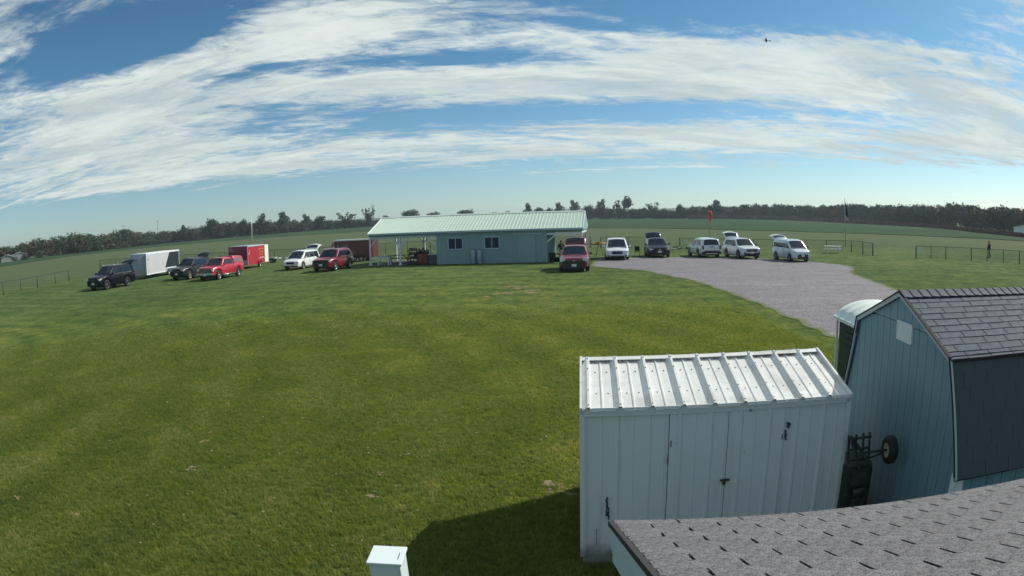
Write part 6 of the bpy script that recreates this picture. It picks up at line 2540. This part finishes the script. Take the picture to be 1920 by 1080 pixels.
# far farm buildings
def farm_building(label, x, y, rz, L, W, H, wall, roofc, name='farm_building'):
    o = thing(name, label, 'building', place(x, y), rz)
    MB().box((0, 0, H * .35), (L, W, H * .7)).obj('wall', wall, o)
    r_ = MB().prism([(-W / 2 - .3, H * .7), (0, H), (W / 2 + .3, H * .7), (W / 2 + .3, H * .66), (0, H * .95), (-W / 2 - .3, H * .66)], -L / 2 - .3, L / 2 + .3, 'X')
    r_.obj('roof', roofc, o)
    for s in (-1, 1):
        MB().prism([(-W / 2, H * .69), (W / 2, H * .69), (0, H * .96)], s * (L / 2 - .1) - .08, s * (L / 2 - .1) + .08, 'X').obj('gable', wall, o)
    for k in range(3):
        MB().box((-L / 3 + k * L / 3, -W / 2 - .03, H * .3), (L * .12, .06, H * .3)).obj('window', CGLASS, o)
    return o


farm_building('pale farm building half hidden by bushes at the far left edge', -216, 190, R(-40), 17, 7, 3.5, mat('barn_pale', (.30, .31, .30), .7), mat('barn_roof_pale', (.40, .42, .42), .5))
farm_building('low pale farm building left of the first one at the far left edge', -207, 174, R(-42), 9, 6, 2.9, MATS['barn_pale'], MATS['barn_roof_pale'])
farm_building('white-roofed farm building peeping over the corn at the right edge', 161.5, 161, R(30), 20, 9, 3.0, DULL_WHITE, mat('barn_roof_white', (.72, .74, .74), .4))

for i, (x, y, h, w_, lb) in enumerate(((-207, 186, 3.0, 4.5, 'low bush in front of the pale farm building at the far left'), (-205, 195, 3.8, 6, 'rounded bush at the right end of the pale farm building, far left'), (-199, 172, 2.4, 3.5, 'smallest bush before the farm buildings at the far left'))):
    tree(x, y, h, w_, 'bushy', i, LEAF_B, lb)

# two far pylons on the left skyline
for (x, y, h, lb) in ((-258, 330, 14.0, 'left of two thin distant masts above the left hedgerow'), (-246, 356, 15.5, 'right of two thin distant masts above the left hedgerow')):
    o = thing('distant_mast', lb, 'mast', place(x, y))
    MB().tube([(0, 0, 0), (0, 0, h)], [.16, .1], 6).obj('pole', IRON, o)
    MB().beam((-1.1, 0, h - 1), (1.1, 0, h - 1), .12, .12).obj('cross_arm', IRON, o)


# ------------------------------------------------------------------ bare soil, grass blades, litter
def soil_patches():
    SO = mat('bare_soil', (.25, .185, .115), .95, 0, .25, 6, .8, 30, spec=.1)
    rng = random.Random(12)
    def patch(x, y, r_, sq=.6, m=SO, lift=.012):
        mb = MB()
        n = 14
        vs = [(x, y, gh(x, y) + lift + .01)]
        for k in range(n):
            a = 2 * pi * k / n
            q = r_ * rng.uniform(.45, 1.1)
            px, py = x + q * cos(a), y + q * sq * sin(a)
            vs.append((px, py, gh(px, py) + lift - .004))
        return vs, [(0, 1 + k, 1 + (k + 1) % n) for k in range(n)]
    def obj(name, items, m):
        mb = MB()
        for it in items:
            it = list(it)
            if len(it) > 4: it[4] = m
            vs, fs = patch(*it)
            mb.add(vs, fs, True)
        o = mb.obj(name, m)
        tag(o, kind='stuff')
        return o
    pts = []
    # bare ground by the shed corner
    for k in range(22): pts.append((.16 + rng.uniform(-.20, .16), 7.95 + rng.uniform(-.2, .3), rng.uniform(.03, .10), .6, None, .022))
    # scraped patch on the mid lawn
    for k in range(26): pts.append((-1.4 + rng.gauss(0, .7), 32.2 + rng.gauss(0, 1.6), rng.uniform(.08, .30), .7))
    # mole-hill like scraps over the lawn
    for (x, y, r_, n) in SCRAPS:
        for k in range(n): pts.append((x + rng.gauss(0, r_), y + rng.gauss(0, r_), rng.uniform(.018, .055), .7, None, .028))
    obj('bare_soil', pts, SO)
    straw = mat('dry_thatch', (.28, .245, .16), .95, 0, .2, 9, .5, 40, spec=.1)
    bits = []
    for k in range(520):
        a = rng.uniform(-42, 16)
        D = 6.5 + 26 * rng.random() ** 1.3
        bits.append((D * sin(R(a)), D * cos(R(a)), rng.uniform(.010, .032) * (.6 + D / 18), rng.uniform(.3, 1), None, .026))
    obj('dead_leaf_litter', bits, straw)


SCRAPS = [(-5.44, 8.07, .05, 9), (-2.4, 8.48, .05, 6), (-4.81, 12.48, .10, 8), (-6.59, 11.69, .05, 5), (-7.93, 14.88, .08, 5), (-6.24, 5.78, .03, 4), (-6.03, 9.85, .06, 5), (-5.86, 9.32, .06, 6), (-2.3, 7.65, .04, 5), (-4.54, 11.07, .04, 3), (-7.71, 5.75, .05, 4), (-12.5, 18.4, .12, 6), (-13.8, 13.0, .08, 4), (-2.18, 9.3, .03, 3), (-3.1, 12.7, .04, 3)]
soil_patches()


def tuft_meshes():
    out = []
    for sd_ in range(4):
        rng = random.Random(100 + sd_)
        mb = MB()
        for k in range(13):
            x, y = rng.gauss(0, .018), rng.gauss(0, .018)
            a = rng.uniform(0, 2 * pi)
            h = rng.uniform(.022, .052)
            ln = rng.uniform(.2, .9) * h
            wd = rng.uniform(.0018, .0034)
            dx, dy = cos(a), sin(a)
            p0 = (x - dy * wd, y + dx * wd, 0)
            p1 = (x + dy * wd, y - dx * wd, 0)
            p2 = (x + dx * ln * .4 + dy * wd * .8, y + dy * ln * .4 - dx * wd * .8, h * .65)
            p3 = (x + dx * ln * .4 - dy * wd * .8, y + dy * ln * .4 + dx * wd * .8, h * .65)
            p4 = (x + dx * ln, y + dy * ln, h * .98)
            mb.add([p0, p1, p2, p3, p4], [(0, 1, 2, 3), (3, 2, 4)])
        out.append(mb)
    return out


def blades():
    """short grass blades scattered over the near lawn with geometry nodes"""
    def fn(b, co, col):
        oi = b.node('ShaderNodeObjectInfo')
        gp = b.node('ShaderNodeNewGeometry').outputs['Position']
        patch = b.noise(gp, .5, 5, .65, .5)
        gx, gy, gz = b.sep(gp)
        rad = b.m('SQRT', b.m('ADD', b.m('POWER', b.m('ADD', gx, 30.0), 2.0), b.m('POWER', b.m('SUBTRACT', gy, 6.0), 2.0)))
        rad = b.m('ADD', rad, b.m('MULTIPLY', b.m('SUBTRACT', patch, .5), .6))
        arcs = b.m('MULTIPLY', b.m('SINE', b.m('MULTIPLY', rad, 2 * pi / 2.3)), b.smooth(b.noise(gp, .09, 3, .5), .4, .6, .02, .13))
        patch = b.m('ADD', patch, b.m('ADD', arcs, b.m('MULTIPLY', b.m('SUBTRACT', b.noise(gp, 2.4, 4, .7), .5), .5)))
        t = b.m('ADD', b.m('MULTIPLY', b.m('SUBTRACT', patch, .5), .95), b.m('ADD', .20, b.m('MULTIPLY', oi.outputs['Random'], .62)))
        return b.ramp(t, [(0, (.078, .122, .026)), (.4, (.138, .186, .040)), (.75, (.205, .238, .058)), (1, (.34, .32, .13))])
    gm = mat('grass_blade', (.06, .09, .02), .6, 0, .05, 4, spec=.3, fn=fn)
    nt = gm.node_tree
    pr = next(n for n in nt.nodes if n.type == 'BSDF_PRINCIPLED')
    om = next(n for n in nt.nodes if n.type == 'OUTPUT_MATERIAL')
    tl = nt.nodes.new('ShaderNodeBsdfTranslucent')
    src = pr.inputs['Base Color'].links[0].from_socket
    hs = nt.nodes.new('ShaderNodeVectorMath'); hs.operation = 'MULTIPLY'
    hs.inputs[1].default_value = (1.5, 1.45, .8)
    nt.links.new(src, hs.inputs[0])
    nt.links.new(hs.outputs[0], tl.inputs[0])
    mx = nt.nodes.new('ShaderNodeMixShader')
    mx.inputs[0].default_value = .5
    nt.links.new(pr.outputs[0], mx.inputs[1])
    nt.links.new(tl.outputs[0], mx.inputs[2])
    nt.links.new(mx.outputs[0], om.inputs[0])
    coll = bpy.data.collections.new('blade_kinds')
    for mb in tuft_meshes():
        o = bpy.data.objects.new('blade_tuft', mb.data('blade_tuft', gm, False))
        coll.objects.link(o)
    # lawn patch in view: a fan in front of the camera
    sheet_ = MB()
    def pt(u, v):
        a = R(-58 + 84 * u)
        D = 4.0 + 24 * v
        x, y = D * sin(a), D * cos(a)
        return (x, y, gh(x, y) + .002)
    sheet_.grid(pt, 90, 60)
    keep = [f for f in sheet_.f if not (max(sheet_.v[i][0] for i in f) > 8.15 - .02 * min(sheet_.v[i][1] for i in f) + .25 * noise.noise(Vector(sheet_.v[f[0]])) and sheet_.v[f[0]][1] > 9)]
    sheet_.f = keep
    sheet_.s = [True] * len(keep)
    g = sheet_.obj('grass_blades', gm)
    tag(g, 'short mown grass blades of the near lawn', 'grass', None, 'stuff')
    ng = bpy.data.node_groups.new('scatter_grass', 'GeometryNodeTree')
    ng.interface.new_socket('Geometry', in_out='INPUT', socket_type='NodeSocketGeometry')
    ng.interface.new_socket('Geometry', in_out='OUTPUT', socket_type='NodeSocketGeometry')
    N, Lk = ng.nodes, ng.links
    gi, go = N.new('NodeGroupInput'), N.new('NodeGroupOutput')
    dp = N.new('GeometryNodeDistributePointsOnFaces')
    pos = N.new('GeometryNodeInputPosition')
    ln = N.new('ShaderNodeVectorMath'); ln.operation = 'LENGTH'
    mr = N.new('ShaderNodeMapRange')
    mr.inputs['From Min'].default_value = 5
    mr.inputs['From Max'].default_value = 27.5
    mr.inputs['To Min'].default_value = GRASS_DENS
    mr.inputs['To Max'].default_value = 0.0
    Lk.new(pos.outputs[0], ln.inputs[0])
    Lk.new(ln.outputs['Value'], mr.inputs['Value'])
    dp.inputs['Seed'].default_value = 4
    Lk.new(gi.outputs[0], dp.inputs['Mesh'])
    Lk.new(mr.outputs[0], dp.inputs['Density'])
    ci = N.new('GeometryNodeCollectionInfo')
    ci.inputs['Collection'].default_value = coll
    ci.inputs['Separate Children'].default_value = True
    ci.inputs['Reset Children'].default_value = True
    ip = N.new('GeometryNodeInstanceOnPoints')
    ip.inputs['Pick Instance'].default_value = True
    rv = N.new('FunctionNodeRandomValue'); rv.data_type = 'FLOAT_VECTOR'
    rv.inputs[0].default_value = (-.12, -.12, 0)
    rv.inputs[1].default_value = (.12, .12, 6.28)
    sv = N.new('FunctionNodeRandomValue'); sv.data_type = 'FLOAT'
    sv.inputs[2].default_value = .6
    sv.inputs[3].default_value = 1.25
    Lk.new(dp.outputs['Points'], ip.inputs['Points'])
    Lk.new(ci.outputs[0], ip.inputs['Instance'])
    Lk.new(rv.outputs[0], ip.inputs['Rotation'])
    Lk.new(sv.outputs[1], ip.inputs['Scale'])
    # further tufts are wider so that they still cover
    Lk.new(ip.outputs[0], go.inputs[0])
    md = g.modifiers.new('scatter', 'NODES')
    md.node_group = ng


GRASS_DENS = 900.0
blades()


# ------------------------------------------------------------------ haze: one closed box of pale air
def haze():
    mb = MB().box((0, 300, 14.5), (1700, 2400, 35))
    m = bpy.data.materials.new('haze_air')
    m.use_nodes = True
    nt = m.node_tree
    nt.nodes.clear()
    o_ = nt.nodes.new('ShaderNodeOutputMaterial')
    v = nt.nodes.new('ShaderNodeVolumePrincipled')
    v.inputs['Color'].default_value = (.74, .88, 1.0, 1)
    v.inputs['Density'].default_value = HAZE
    v.inputs['Anisotropy'].default_value = .2
    nt.links.new(v.outputs[0], o_.inputs['Volume'])
    o = mb.obj('haze', m)
    tag(o, kind='stuff')


HAZE = 0.00019
if HAZE: haze()
scene.cycles.max_bounces = 6
scene.cycles.diffuse_bounces = 3
scene.cycles.glossy_bounces = 3
scene.cycles.transparent_max_bounces = 12
scene.cycles.volume_bounces = 0
scene.cycles.use_denoising = True
